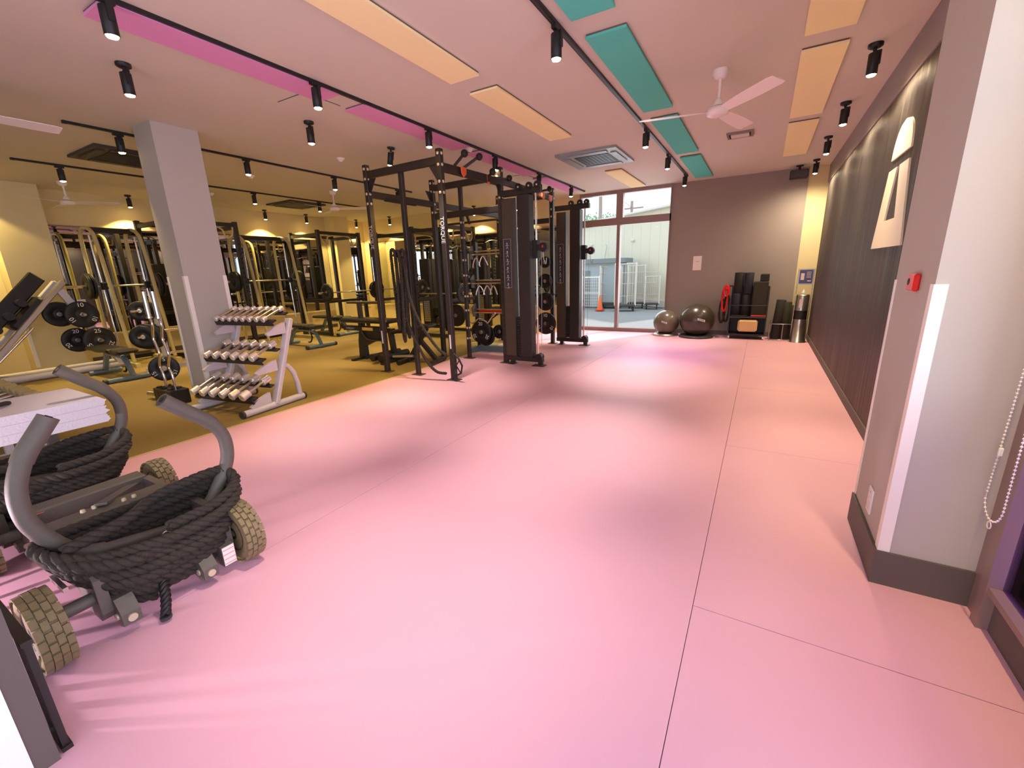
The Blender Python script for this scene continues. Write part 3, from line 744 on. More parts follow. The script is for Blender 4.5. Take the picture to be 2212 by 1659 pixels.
# low rack of heavy dumbbells at the left frame edge
lr = thing('dumbbell_rack', 'low rack of gold-lit dumbbells at the left frame edge behind the sleds', 'dumbbell rack', (-5.75, .86, 0))
MB().bar((-.85, -.12, .30), (.65, -.12, .30), .05, .02).bar((-.85, .14, .34), (.65, .14, .34), .05, .02).build('shelf', M_whitep, lr)
for x in (-.8, .6):
    MB().bar((x, -.25, .03), (x, .3, .03), .06, .06, (0, 0, 1), .01).build('foot', M_whitep, lr)
    for yy, zz in ((.14, .34), (-.12, .30)): MB().bar((x, yy, .03), (x, yy, zz), .05).build('side_frame', M_whitep, lr)
for i in range(8):
    dumbbell((-5.75-.75+.185*i, .87, .405), .15, .072, .085, .34, 'round gold-lit dumbbell on the low left rack, %s' % ('nearest the sleds' if i == 7 else '%s from the left end' % ['first', 'second', 'third', 'fourth', 'fifth', 'sixth', 'seventh'][i]), 'gold-lit dumbbells on the low rack', m=M_goldlit)

# ------------------------------------------------------------------ plates, barbells
def plate_mesh(R, t, num):
    mm = Matrix.Rotation(PI/2, 4, 'Y')
    p = MB().lathe([(.026, -t/2), (.05, -t/2), (.055, -t*.3), (R*.45, -t*.3), (R*.50, -t/2), (R*.93, -t/2), (R, -t*.3), (R, t*.3), (R*.93, t/2), (R*.5, t/2), (R*.45, t*.3), (.055, t*.3), (.05, t/2), (.026, t/2)], 32, m=mm)
    return p.mesh('plate_disc', M_blk2)
PCACHE = {}
def plate(loc, R, num, label, group, rz=0, t=.04, parent=None):
    p = thing('weight_plate', label, 'weight plate', loc, rz, group)
    k = (R, t)
    if k not in PCACHE:
        PCACHE[k] = plate_mesh(R, t, num)
        PCACHE[k, 'hub'] = MB().lathe([(.026, -.003), (.036, 0), (.026, .003)], 16, m=Matrix.Rotation(PI/2, 4, 'Y')).mesh('hub_ring', M_steel2)
    o = bpy.data.objects.new('plate_disc', PCACHE[k]); COL.objects.link(o); o.parent = p
    o = bpy.data.objects.new('hub_ring', PCACHE[k, 'hub']); COL.objects.link(o); o.parent = p; o.location = (t/2, 0, 0)
    if num:
        for a in (90, 210, 330):
            aa = math.radians(a); q = Vector((t/2+.0012, R*.72*math.cos(aa), R*.72*math.sin(aa)))
            key = ('n', num, R)
            if key not in PCACHE:
                x = text(num, R*.42, M_white, 'number'); PCACHE[key] = x.data; bpy.data.objects.remove(x)
            o = bpy.data.objects.new('number', PCACHE[key]); COL.objects.link(o); o.parent = p
            o.matrix_local = basis(q, (0, -math.sin(aa), math.cos(aa)), (0, -math.cos(aa), -math.sin(aa))) @ Matrix.Rotation(PI, 4, 'Z')
    return p

# ------------------------------------------------------------------ training rig
rig = thing('training_rig', 'black steel training rig with two cable towers at the pink floor edge', 'training rig')
PW = .068; HT = 2.75
def post(x, y, h=HT, w=PW, foot=True, lab=False, holes=False, bolts=(2.70, 2.58, 2.40, 2.28)):
    p = MB().bbox(x-w/2, x+w/2, y-w/2, y+w/2, .008, h, .006).build('upright', M_rig, rig)
    if foot: MB().bbox(x-.085, x+.085, y-.06, y+.06, 0, .010, .003).build('base_plate', M_cover, p)
    b = MB()
    for z in bolts:
        b.lathe([(0, .008), (.013, .007), (.018, 0)], 12, m=Matrix.Translation((x, y-w/2, z)) @ Matrix.Rotation(PI/2, 4, 'X'))
        b.lathe([(0, .008), (.013, .007), (.018, 0)], 12, m=Matrix.Translation((x+w/2, y, z)) @ Matrix.Rotation(PI/2, 4, 'Y'))
    b.build('bolts', M_bronze, p)
    if holes:
        hb = MB()
        for i in range(20):
            z = .35+.075*i; hb.box(x-.012, x+.012, y-w/2-.001, y-w/2+.001, z-.014, z+.014)
        hb.build('square_holes', M_blk2, p)
    if lab:
        text('TORQUE', .075, M_whitep, 'lettering', p, basis((x, y-w/2-.0015, 1.86), (0, 0, -1), (1, 0, 0)))
        MB().box(x-.012, x+.012, y-w/2-.0015, y-w/2, .42, .60).build('spec_label', M_white, p)
    return p
post(-4.62, 4.35, lab=True); post(-3.38, 4.32, lab=True)
post(-4.05, 4.38, 2.60, .058, bolts=()); post(-4.55, 5.58, lab=False); post(-4.05, 5.62, 2.60, .056, bolts=(2.10, 1.88, 1.55, 1.32, 1.0, .78, .50, .33))
post(-3.29, 5.52, holes=True, bolts=(2.36, 2.7)); post(-4.5, 7.45); post(-3.36, 7.40)
def beam_(a, b, wd=.055, hh=.085, nm='beam'): return MB().bar(a, b, wd, hh, (0, 0, 1), .004).build(nm, M_rig, rig)
beam_((-4.62, 4.35, 2.63), (-3.38, 4.32, 2.63)); beam_((-4.55, 5.58, 2.63), (-3.29, 5.52, 2.63)); beam_((-4.5, 7.45, 2.63), (-3.36, 7.40, 2.63))
beam_((-4.62, 4.35, 2.40), (-4.55, 5.58, 2.40)); beam_((-3.38, 4.32, 2.56), (-3.29, 5.52, 2.56), .07, .09); beam_((-3.29, 5.52, 2.58), (-3.36, 7.40, 2.58), .06, .08)
beam_((-4.55, 5.58, 2.22), (-3.29, 5.52, 2.22)); beam_((-4.55, 5.58, 2.40), (-4.5, 7.45, 2.40)); beam_((-4.5, 7.45, 2.22), (-3.36, 7.40, 2.22))
MB().cyl((-4.55, 5.70, 2.10), (-3.29, 5.64, 2.10), .016, 12).bar((-3.95, 5.6, 2.22), (-3.95, 5.68, 2.08), .03).build('pull_up_bar', M_rig, rig)
MB().cyl((-4.60, 4.62, 2.37), (-4.58, 5.2, 2.37), .030, 12).build('foam_grip', M_blk2, rig)
for (x, y, sx, sy) in ((-4.62, 4.35, 1, 0), (-3.38, 4.32, -1, 0), (-3.29, 5.52, 0, -1), (-4.55, 5.58, 0, -1)):
    MB().add([(x+sx*.03-sy*.004, y+sy*.03-sx*.004, 2.58), (x+sx*.16-sy*.004, y+sy*.16-sx*.004, 2.58), (x+sx*.03-sy*.004, y+sy*.03-sx*.004, 2.38),
              (x+sx*.03+sy*.004, y+sy*.03+sx*.004, 2.58), (x+sx*.16+sy*.004, y+sy*.16+sx*.004, 2.58), (x+sx*.03+sy*.004, y+sy*.03+sx*.004, 2.38)],
             [(0, 1, 2), (5, 4, 3), (0, 3, 4, 1), (1, 4, 5, 2), (2, 5, 3, 0)]).build('gusset', M_rig, rig)
for (x, y, dx, dy, z) in ((-3.36, 4.56, .16, -.02, 2.70), (-3.35, 4.72, .16, .10, 2.72), (-3.33, 5.28, .10, -.06, 2.62), (-3.32, 5.36, .20, .06, 2.56), (-3.32, 6.5, .14, .0, 2.62), (-3.32, 6.75, .16, .05, 2.62)):
    g_ = MB().cyl((x, y, 2.60), (x+dx, y+dy, z), .017, 10).build('grip_arm', M_rig, rig)
    MB().ball((x+dx*1.15, y+dy*1.15, z+.012), .043, 16).build('ball_grip', M_blk2, g_)
for (y) in (4.66, 5.22, 6.9, 7.2):
    MB().prism([(y-.05, 2.60), (y+.05, 2.60), (y+.045, 2.53), (y, 2.49), (y-.045, 2.53)], -3.295, -3.28, 'x').build('orange_hook', M_orange, rig)
# rope anchor and foot peg at the front upright
MB().tube([(-3.33, 4.28, .36), (-3.24, 4.25, .31), (-3.19, 4.25, .22), (-3.22, 4.26, .12), (-3.34, 4.28, .06)], .012, 8).tube([(-3.34, 4.25, .30), (-3.22, 4.25, .12)], .008, 6).tube([(-3.22, 4.25, .30), (-3.34, 4.25, .14)], .008, 6).build('rope_anchor', M_blk2, rig)
MB().cyl((-4.05, 4.30, .28), (-4.38, 4.25, .26), .016, 12).build('foot_peg', M_steel2, rig)
MB().cyl((-4.05, 4.36, 1.56), (-4.03, 4.10, 1.60), .020, 12).build('rope_peg', M_rig, rig)
def tower(y, lab):
    x = -3.29
    t = MB().bbox(x+.02, -2.66, y-.035, y+.035, .055, .125, .005).build('base_beam', M_rig, rig)
    for q in (-3.17, -2.705): MB().bar((q, y, .01), (q, y, .08), .06, .06).bbox(q-.05-(.06 if q > -3 else 0), q+.05+(.03 if q > -3 else 0), y-.075, y+.045, 0, .012, .003).build('foot', M_rig, t)
    MB().cyl((-2.72, y-.05, .13), (-2.72, y+.05, .13), .052, 16).build('lower_pulley', M_blk2, t)
    MB().bbox(-3.255, -3.075, y-.06, y+.06, .125, 2.33, .012).build('stack_cover', M_cover, rig)
    MB().bbox(-2.985, -2.80, y-.10, y+.06, .125, 2.35, .012).build('stack_cover', M_rig, rig)
    ws = MB()
    for i in range(16): ws.box(-3.07, -2.99, y-.04, y+.05, .14+.036*i, .14+.036*i+.031)
    ws.build('weight_stack', M_blk2, rig)
    MB().cyl((-3.045, y, .12), (-3.045, y, 2.35), .008, 8).cyl((-3.01, y, .12), (-3.01, y, 2.35), .008, 8).build('stack_rods', M_steel2, rig)
    MB().bbox(x, -2.66, y-.04, y+.04, 2.36, 2.44, .005).build('top_beam', M_rig, rig)
    for i, q in enumerate((-2.98, -2.82, -2.70)):
        MB().cyl((q, y-.055, 2.455), (q, y-.02, 2.455), .048, 18).build('top_pulley', M_blk2, rig)
        MB().cyl((q, y-.062, 2.455), (q, y-.055, 2.455), .012, 10).build('pulley_bolt', M_bronze, rig)
    MB().cyl((-2.735, y-.02, .12), (-2.735, y-.02, 2.40), .015, 12).build('guide_rod', M_steel, rig)
    ca = MB().bbox(-2.785, -2.70, y-.07, y+.04, 1.52, 1.76, .01).build('pulley_carriage', M_blk2, rig)
    MB().cyl((-2.60, y-.10, 1.66), (-2.60, y-.04, 1.66), .062, 20).box(-2.70, -2.58, y-.08, y-.05, 1.62, 1.70).build('pulley_wheel', M_blk2, ca)
    MB().box(-2.615, -2.590, y-.1015, y-.10, 1.655, 1.685).build('red_label', M_red, ca)
    MB().tube(smoothpath([(-2.61, y-.07, 1.60), (-2.60, y-.07, 1.50), (-2.57, y-.07, 1.44), (-2.56, y-.07, 1.52)], 4), .006, 6).build('cable_clip', M_steel2, ca)
    MB().cyl((-2.66, y-.05, .14), (-2.64, y-.05, 1.6), .0028, 6).build('cable', M_steel2, rig)
    pn = MB().box(-3.235, -3.115, y-.0625, y-.0605, 1.13, 1.80).build('exercise_panel', M_dgrey, rig)
    fg = MB()
    for k in range(6):
        z = 1.74-.11*k; xx = -3.175; yy = y-.0635
        fg.lathe([(0, 0), (.010, 0), (.010, .0008), (0, .0008)], 8, m=Matrix.Translation((xx, yy, z)) @ Matrix.Rotation(PI/2, 4, 'X'))
        for (a, b, c, d) in ((0, -.012, .004*(k % 3), -.045), (.004*(k % 3), -.045, -.016, -.075), (.004*(k % 3), -.045, .018, -.072), (0, -.02, .028-.012*(k % 2), -.03+.02*(k % 2)), (0, -.02, -.026, -.028)):
            fg.bar((xx+a, yy, z+b), (xx+c, yy, z+d), .005, .001, (0, 1, 0))
    for (x0, x1, z0, z1) in ((-3.235, -3.115, 1.797, 1.80), (-3.235, -3.115, 1.13, 1.133), (-3.235, -3.232, 1.13, 1.80), (-3.118, -3.115, 1.13, 1.80)): fg.box(x0, x1, y-.0632, y-.0625, z0, z1)
    fg.build('pictograms', M_whitep, pn)
tower(5.52, 0); tower(7.40, 0)
for i, (z, R) in enumerate(((.40, .205), (.80, .165), (1.17, .13), (1.50, .10))):
    MB().cyl((-3.40, 7.36, z), (-3.40, 7.16, z), .02, 10).build('plate_peg', M_steel2, rig)
    plate((-3.43, 7.24, z), R, '10' if i == 0 else '', 'black weight plate on the peg of the far rig upright, %s' % ['lowest and largest', 'second from the floor', 'third from the floor', 'topmost and smallest'][i], 'plates on the far rig upright', -PI/2)

# battle rope hanging on the rig
br = thing('battle_rope', 'long dark battle rope looped over a peg of the rig', 'rope', (-4.03, 4.18, 0))
mb = MB()
R_ = .020
for k, (ox, oy, zb) in enumerate(((-.075, .0, .58), (-.035, -.035, .50), (.005, .01, .55), (-.10, -.045, .66))):
    top = 1.64+.01*k
    P_ = [(ox, oy+.03, zb+.25), (ox, oy+.03, 1.1), (ox, oy+.02, 1.45), (ox+.02, oy, top-.04), (ox+.05, oy-.01, top), (ox+.10, oy-.02, top-.03), (ox+.12, oy-.03, 1.42), (ox+.10, oy-.03, 1.0), (ox+.085, oy-.03, zb+.15), (ox+.05, oy, zb), (ox+.01, oy+.02, zb+.10), (ox, oy+.03, zb+.25)]
    twisted(mb, smoothpath(P_, 6), R_, .09, 3, 5, .014)
for pp_ in (((.03, -.03, 1.64), (.12, -.04, 1.45), (.16, -.04, 1.1), (.24, -.03, .85), (.36, .0, .62), (.50, .04, .42), (.62, .06, .34)),
            ((.02, .0, 1.64), (.08, -.01, 1.40), (.09, -.03, 1.0), (.10, -.04, .75), (.20, -.03, .50), (.33, .0, .25), (.45, .03, .12), (.60, .06, .10))):
    twisted(mb, smoothpath(pp_, 8), R_, .09, 3, 5, .014)
mb.build('rope_strands', M_rope, br)
# cable handle hanging from tower one
ch = thing('hanging_strap', 'black triangular cable handle hanging between the two cable towers', 'strap handle', (-3.18, 6.9, 0))
MB().cyl((0, 0, 1.15), (0, 0, 2.5), .004, 6).build('strap', M_blue, ch); MB().tube([(0, 0, 1.15), (-.06, 0, .95), (.07, 0, .95), (0, 0, 1.15)], .006, 6).build('triangle', M_blk2, ch); MB().cyl((-.07, 0, .95), (.08, 0, .95), .014, 10).build('grip', M_blk2, ch)

# attachment rack behind the rig
ar = thing('attachment_rack', 'attachment storage rack with chrome rail pairs behind the rig', 'storage rack', (-4.30, 6.3, 0))
MB().bar((0, 0, 0), (0, 0, 1.85), .06, .06).bar((.95, 0, 0), (.95, 0, 1.85), .06, .06).build('upright', M_rig, ar)
MB().bar((0, .0, .05), (.95, 0, .05), .10, .10).bar((-.02, -.3, .04), (-.02, .3, .04), .07, .07).build('base', M_blue, ar)
for z in (1.70, 1.23, .74):
    MB().prism([(-.16, z-.12), (-.20, z+.02), (-.10, z+.10), (.05, z+.06), (.05, z-.14)], -.005, .005, 'x').build('hex_bracket', M_cover, ar)
    MB().cyl((0, -.10, z), (.95, -.10, z), .012, 10).cyl((0, -.16, z-.05), (.95, -.16, z-.05), .012, 10).build('rail', M_steel, ar)
    MB().box(0, .95, -.02, .02, z-.06, z-.02).build('rear_bar', M_red if z < 1 else M_rig, ar)
for k, (x, z) in enumerate(((.10, 1.60), (.24, 1.62), (.15, 1.14), (.30, 1.14), (.42, 1.14))):
    a = thing('cable_attachment', 'chrome cable attachment hanging on the rails behind the rig, %s' % ['top left', 'top right', 'middle left', 'middle centre', 'middle right'][k], 'attachment', (-4.30+x, 6.16, z), .3*k, 'chrome attachments on the storage rack')
    MB().tube(smoothpath([(-.07, 0, -.16), (-.05, 0, -.08), (0, 0, 0), (.05, 0, -.07), (.08, 0, -.15)], 4), .010, 8).build('v_bar', M_steel, a)
    MB().cyl((-.075, -.03, -.16), (-.075, .04, -.16), .014, 8).build('grip', M_blk2, a)
cb = thing('curl_bar', 'chrome curl bar resting on the low peg of the rack behind the rig', 'curl bar', (-4.12, 6.05, .56))
MB().tube(smoothpath([(-.28, 0, .05), (-.2, 0, -.02), (-.12, 0, -.04), (0, 0, .04), (.12, 0, 0), (.17, 0, -.03), (.24, 0, .05), (.30, 0, .11)], 4), .013, 10).build('shaft', M_steel, cb)
MB().cyl((.27, 0, .08), (.33, 0, .14), .02, 10).build('sleeve', M_steel2, cb)
plate((-4.12, 6.10, .36), .20, '20', 'black numbered weight plate leaning under the curl bar behind the rig', 'plates behind the rig', -PI/2)
plate((-4.10, 6.20, .30), .19, '', 'dark weight plate behind the numbered one, behind the rig', 'plates behind the rig', -PI/2)
plate((-3.85, 6.25, .36), .12, '', 'small black plate right of the numbered plate behind the rig', 'plates behind the rig', -PI/2)
plate((-4.75, 6.25, .62), .20, '', 'brown-lit weight plate on the left of the rack behind the rig', 'plates behind the rig', -PI/2)

# ------------------------------------------------------------------ benches and machines in the weights area
def bench(loc, rz, label, seat_up=0.):
    b = thing('weight_bench', label, 'bench', loc, rz, 'adjustable benches')
    # local x: pad direction (foot end at x=0), y across
    f = MB().cyl((0, -.33, .035), (0, .33, .035), .034, 14).build('front_foot', M_blue, b)
    for a_ in (-.345, .30): MB().cyl((0, a_, .035), (0, a_+.045, .035), .038, 14).build('foot_cap', M_dgrey, f)
    MB().tube(smoothpath([(.0, 0, .05), (-.06, 0, .16), (-.14, 0, .27), (-.28, 0, .33), (-.75, 0, .34)], 4), .035, 10).build('main_beam', M_blue, b)
    MB().cyl((-1.02, -.2, .04), (-1.02, .2, .04), .032, 12).bar((-1.02, 0, .05), (-.80, 0, .34), .05, .06).build('rear_foot', M_blue, b)
    MB().tube(smoothpath([(-.38, .05, .30), (-.36, .06, .18), (-.42, .06, .08), (-.50, .06, .07)], 4), .014, 8).build('transport_hook', M_blk2, b)
    MB().bbox(-.20, .02, -.13, .13, .385, .44, .02).bbox(-.32, -.22, -.12, .12, .385, .44, .02).build('seat_pad', M_pad, b)
    MB().bbox(-1.15, -.33, -.14, .14, .385, .445, .02, Matrix.Translation((-.33, 0, .41)) @ Matrix.Rotation(seat_up, 4, 'Y') @ Matrix.Translation((.33, 0, -.41))).build('back_pad', M_pad, b)
    MB().box(-.6, -.3, -.05, .05, .345, .385).build('pad_frame', M_blk, b)
    return b
bench((-7.86, 2.50, 0), 0, 'low black bench left of the middle pillar')
bench((-7.60, 5.48, 0), 0, 'black flat bench right behind the white dumbbell rack')
bench((-8.6, 7.0, 0), 0, 'black bench inside the far power rack')
# press bench with the orange label
hb = thing('glute_machine', 'black bench machine with an orange label left of the rig', 'gym machine', (-5.65, 4.95, 0))
fr_ = MB().bbox(-.52, .36, -.045, .045, .475, .555, .008).build('main_beam', M_rig, hb)
MB().box(-.05, .20, -.0465, -.045, .49, .54).build('orange_label', M_yel, fr_)
text('!', .04, M_blk2, 'warning_mark', fr_, basis((-.02, -.0475, .515), (1, 0, 0), (0, 0, 1)))
text('TORQUE F', .045, M_whitep, 'lettering', fr_, basis((-.34, -.0465, .515), (1, 0, 0), (0, 0, 1)))
MB().prism([(-.20, 0), (-.04, 0), (-.05, .22), (.16, .30), (.35, .34), (.35, .48), (-.14, .48), (-.18, .30)], -.04, .04, 'y').build('front_leg', M_blk, hb)
MB().tube(smoothpath([(-.05, -.06, .47), (.02, -.06, .38), (.12, -.06, .34), (.45, -.06, .34)], 4), .014, 8).build('side_tube', M_cover, hb)
MB().bar((.60, 0, .0), (.55, 0, .5), .07, .07).bar((.3, 0, .5), (.62, 0, .5), .06, .07).bar((.60, -.3, .03), (.60, .3, .03), .06, .06).build('rear_leg', M_blk, hb); MB().bar((-.12, -.26, .02), (-.12, .26, .02), .06, .04).build('front_foot', M_blk, hb)
MB().bbox(-.46, .62, -.15, .15, .62, .69, .025).build('long_pad', M_pad, hb); MB().bar((-.1, 0, .55), (-.1, 0, .63), .08).bar((.45, 0, .55), (.45, 0, .63), .08).build('pad_support', M_blk, hb)
MB().bbox(-.36, .46, -.05, .05, .925, .965, .012).bar((-.10, 0, .69), (-.10, 0, .93), .06).build('upper_bar', M_cover, hb)
for sx in (0, 1):
    r_ = MB().cyl((.40+.18*sx, -.30, .10), (.40+.18*sx, .30, .10), .06, 16).build('foam_roller', M_blk2, hb)
ab = thing('weight_bench', 'dark incline bench behind the orange-labelled machine', 'bench', (-4.58, 5.02, 0), .2)
MB().bbox(-.35, .35, -.14, .14, .52, .58, .02, Matrix.Rotation(-.15, 4, 'Y')).build('pad', M_pad, ab)
MB().bar((-.2, 0, .04), (.15, 0, .55), .06, .06).bar((.3, 0, .04), (-.05, 0, .45), .06, .06).cyl((.3, -.25, .04), (.3, .25, .04), .035, 12).cyl((-.25, -.25, .04), (-.25, .25, .04), .035, 12).build('frame', M_blk, ab)

# leg press
lp = thing('leg_press', 'grey leg press with a diagonal rail at the left frame edge', 'leg press', (-9.3, 1.9, 0))
for i, x in enumerate((0, -.35)):
    MB().bar((x, -.62, .14), (x, .52, 1.43), .07, .10, (1, 0, 0), .01).build('diagonal_rail', M_steel2 if i == 0 else M_whitep, lp)
MB().cyl((.04, -.42, .30), (.04, .05, .78), .016, 10).build('guide_tube', M_steel, lp)
MB().cyl((0, -.75, .06), (0, .98, .06), .05, 14).build('base_tube', M_whitep, lp); MB().cyl((-.4, -.75, .06), (-.4, .98, .06), .05, 14).build('base_tube', M_whitep, lp)
MB().bar((0, .95, .08), (0, .45, 1.30), .09, .09, (1, 0, 0)).build('plate_upright', M_whitep, lp)
MB().bar((0, -.45, .06), (0, -.55, .30), .08, .08, (1, 0, 0)).build('front_strut', M_whitep, lp)
MB().bbox(-.40, .0, -.30, .26, -.10, .04, .03, Matrix.Translation((0, .05, 1.02)) @ Matrix.Rotation(math.radians(48), 4, 'X')).build('sled_plate', M_blk, lp)
MB().bbox(-.36, -.02, -.75, -.40, .35, .45, .03).build('seat_pad', M_pad, lp)
for k_ in range(3): MB().cyl((-.42, -.30+.16*k_, .78+.18*k_), (.02, -.30+.16*k_, .78+.18*k_), .055, 14).build('foam_roller', M_pad, lp)
MB().bar((-.18, -.5, .62), (-.18, .30, 1.52), .20, .05, (1, 0, 0), .015).build('slide_pad', M_pad, lp)
MB().bbox(-.36, -.02, -.95, -.78, .40, 1.0, .03, Matrix.Translation((0, -.1, .2)) @ Matrix.Rotation(math.radians(18), 4, 'X')).build('back_pad', M_pad, lp)
MB().box(.046, .048, .60, .70, .95, 1.15, None).build('spec_card', M_paper, lp)
for i, (y, z, n_, t_) in enumerate(((2.50, .92, '10', 'upper'), (2.62, .50, '25', 'lower'))):
    MB().cyl((0, y-1.9, z), (.22, y-1.9, z), .022, 10).build('storage_peg', M_steel2, lp)
    plate((-9.20, y, z), .205, n_, 'black numbered plate on the %s peg of the leg press' % t_, 'plates on the leg press')
    plate((-9.42, y-.2, z+.02), .19, '20' if i else '', 'black plate behind, on the inner %s peg of the leg press' % t_, 'plates on the leg press')

# plate tree left of the pillar
pt = thing('plate_tree', 'weight plate tree loaded with black plates left of the middle pillar', 'plate tree', (-8.3, 3.12, 0))
MB().bar((0, 0, 0), (0, 0, 1.15), .08, .08).bar((-.3, 0, .03), (.3, 0, .03), .07, .07).bar((0, -.3, .03), (0, .3, .03), .07, .07).build('frame', M_whitep, pt)
for k, (z, sg) in enumerate(((.95, 1), (.62, -1), (.55, 1), (.25, -1))):
    MB().cyl((0, 0, z), (0, -.32*sg-.0, z), .02, 10).build('peg', M_steel, pt)
for k, (yo, z, R, n_) in enumerate(((-.14, .95, .16, ''), (-.20, .95, .15, ''), (-.14, .55, .205, '20'), (-.19, .55, .20, ''), (-.24, .55, .18, ''))):
    plate((-8.3, 3.12+yo, z), R, n_, 'black plate on the plate tree, %s' % ['rear one on the top peg', 'front one on the top peg', 'rear one on the lower peg', 'middle one on the lower peg', 'front one on the lower peg'][k], 'plates on the plate tree', -PI/2+.9)

# bar holder in front of the pillar
bh = thing('bar_holder', 'black box bar holder in front of the middle pillar', 'bar holder', (-5.90, 2.17, 0))
MB().bbox(-.20, .23, -.09, .10, 0, .165, .006).build('box', M_blk, bh)
for k in range(6): MB().lathe([(.022, .165), (.028, .168), (.028, .18), (.020, .182)], 14, (-.15+.13*(k % 3), -.04+.09*(k//3), 0)).build('bar_socket', M_blk2, bh)
for k in range(4): MB().box(-.10+.08*k, -.06+.08*k, -.0915, -.09, .03, .14).build('slot', M_blk2, bh)
MB().cyl((-.22, -.02, .07), (-.42, -.06, .07), .028, 12).build('side_foot', M_steel2, bh)
def ezbar(x, y, ph, label):
    e = thing('curl_bar', label, 'curl bar', (x, y, 0), 0, 'chrome curl bars in the bar holder')
    MB().tube(smoothpath([(0, 0, .10), (0, 0, .32), (-.045, 0, .42), (.03, 0, .56), (0, 0, .66), (-.03, 0, .76), (.03, 0, .90), (0, 0, .98), (0, 0, 1.02)], 4), .014, 10).build('shaft', M_steel, e)
    MB().cyl((0, 0, .98), (0, 0, 1.27), .024, 14).cyl((0, 0, .975), (0, 0, .99), .033, 14).build('sleeve', M_steel, e)
ezbar(-5.97, 2.17, 0, 'chrome curl bar standing on the left in the bar holder'); ezbar(-5.80, 2.19, 0, 'chrome curl bar standing on the right in the bar holder')
plate((-6.10, 2.24, .37), .15, '15', 'black numbered plate standing beside the bar holder', 'plates at the bar holder', -.5)

# power racks and smith machines
def power_rack(x0, x1, y0, y1, h, label):
    p = thing('power_rack', label, 'power rack', (x0, y0, 0), 0, 'black power racks'); X, Y = x1-x0, y1-y0
    for x in (0, X):
        for y in (0, Y):
            u_ = MB().bbox(x-.038, x+.038, y-.038, y+.038, 0, h, .005).build('upright', M_blk, p)
            nb = MB()
            for k in range(18): nb.box(x+.02, x+.055, y-.006, y+.006, .5+.09*k, .5+.09*k+.03)
            nb.build('number_pins', M_blk2, u_)
    for y in (0, Y):
        MB().bar((0, y, h-.10), (X, y, h-.10), .05, .07).build('side_beam', M_blk, p); MB().bar((0, y, .05), (X, y, .05), .06, .07).build('side_beam', M_blk, p)
    for x in (0, X): MB().bar((x, 0, h-.06), (x, Y, h-.06), .05, .07).build('top_beam', M_blk, p)
    for xx in (0, X): MB().bar((xx, 0, .80), (xx, Y, .80), .05, .06).build('safety_bar', M_blk, p)
    MB().tube(smoothpath([(X, .05, h-.10), (X+.03, .10, h-.25), (X+.03, .22, h-.30), (X, .30, h-.12), (X, Y-.30, h-.12), (X+.03, Y-.22, h-.30), (X+.03, Y-.10, h-.25), (X, Y-.05, h-.10)], 4), .016, 8).build('chin_bar', M_cream, p)
    MB().cyl((X+.03, Y-.30, .92), (X+.45, Y-.28, .94), .014, 8).build('spotter_arm', M_blk2, p)
def barbell(loc, L, rz, label, plates, group):
    b = thing('barbell', label, 'barbell', loc, rz, group)
    MB().cyl((0, -L/2, 0), (0, L/2, 0), .014, 10).build('bar', M_steel2, b)
    for sg in (-1, 1): MB().cyl((0, sg*(L/2-.35), 0), (0, sg*L/2, 0), .024, 12).build('sleeve', M_steel, b)
    for sg in (-1, 1):
        for k in range(plates):
            plate((loc[0], loc[1]+sg*(L/2-.30+.05*k), loc[2]), .205 if k < 2 else .15, '', 'black plate on %s, %s end' % (label.replace('barbell of the ', '').replace(' of the middle pillar', ' of pillar'), 'left' if sg < 0 else 'right')+(', outer' if k else ', inner'), group+' plates', PI/2)
power_rack(-9.9, -8.9, 6.72, 7.88, 2.42, 'black power rack against the mirror wall, in the far left corner')
power_rack(-9.9, -9.0, 3.75, 4.97, 2.46, 'black power rack just right of the middle pillar, against the mirror wall')
def smith(y0, y1, label):
    s = thing('smith_machine', label, 'smith machine', (-9.95, y0, 0), 0, 'cream framed smith machines'); Y = y1-y0
    for y in (0, Y):
        MB().tube(smoothpath([(0, y, .05), (0, y, 1.2), (.0, y, 2.05), (.10, y, 2.24), (.30, y, 2.27), (.50, y, 2.20), (.60, y, 2.02), (.72, y, 1.2), (.85, y, .08)], 6), .029, 12).build('curved_frame', M_cream, s)
        MB().cyl((.42, y, .15), (.36, y, 2.15), .014, 10).build('guide_rod', M_steel, s)
        MB().bar((-.05, y, .03), (1.0, y, .03), .07, .06).build('base_beam', M_cream, s)
        MB().bbox(.36, .46, y-.04, y+.04, 1.28, 1.40, .01).build('bar_carriage', M_blk2, s)
    MB().bar((.3, 0, 2.24), (.3, Y, 2.24), .06, .08).build('cross_beam', M_blk, s); MB().bar((0, 0, .06), (0, Y, .06), .06, .07).build('cross_beam', M_blk, s)
    barbell((-9.54, (y0+y1)/2, 1.34), 2.0 if Y > .9 else 1.5, 0, 'barbell of the '+label, 2, 'bars of the smith machines')
smith(5.30, 6.30, 'smith machine right of the middle pillar'); smith(2.95, 3.55, 'smith machine left of the middle pillar')
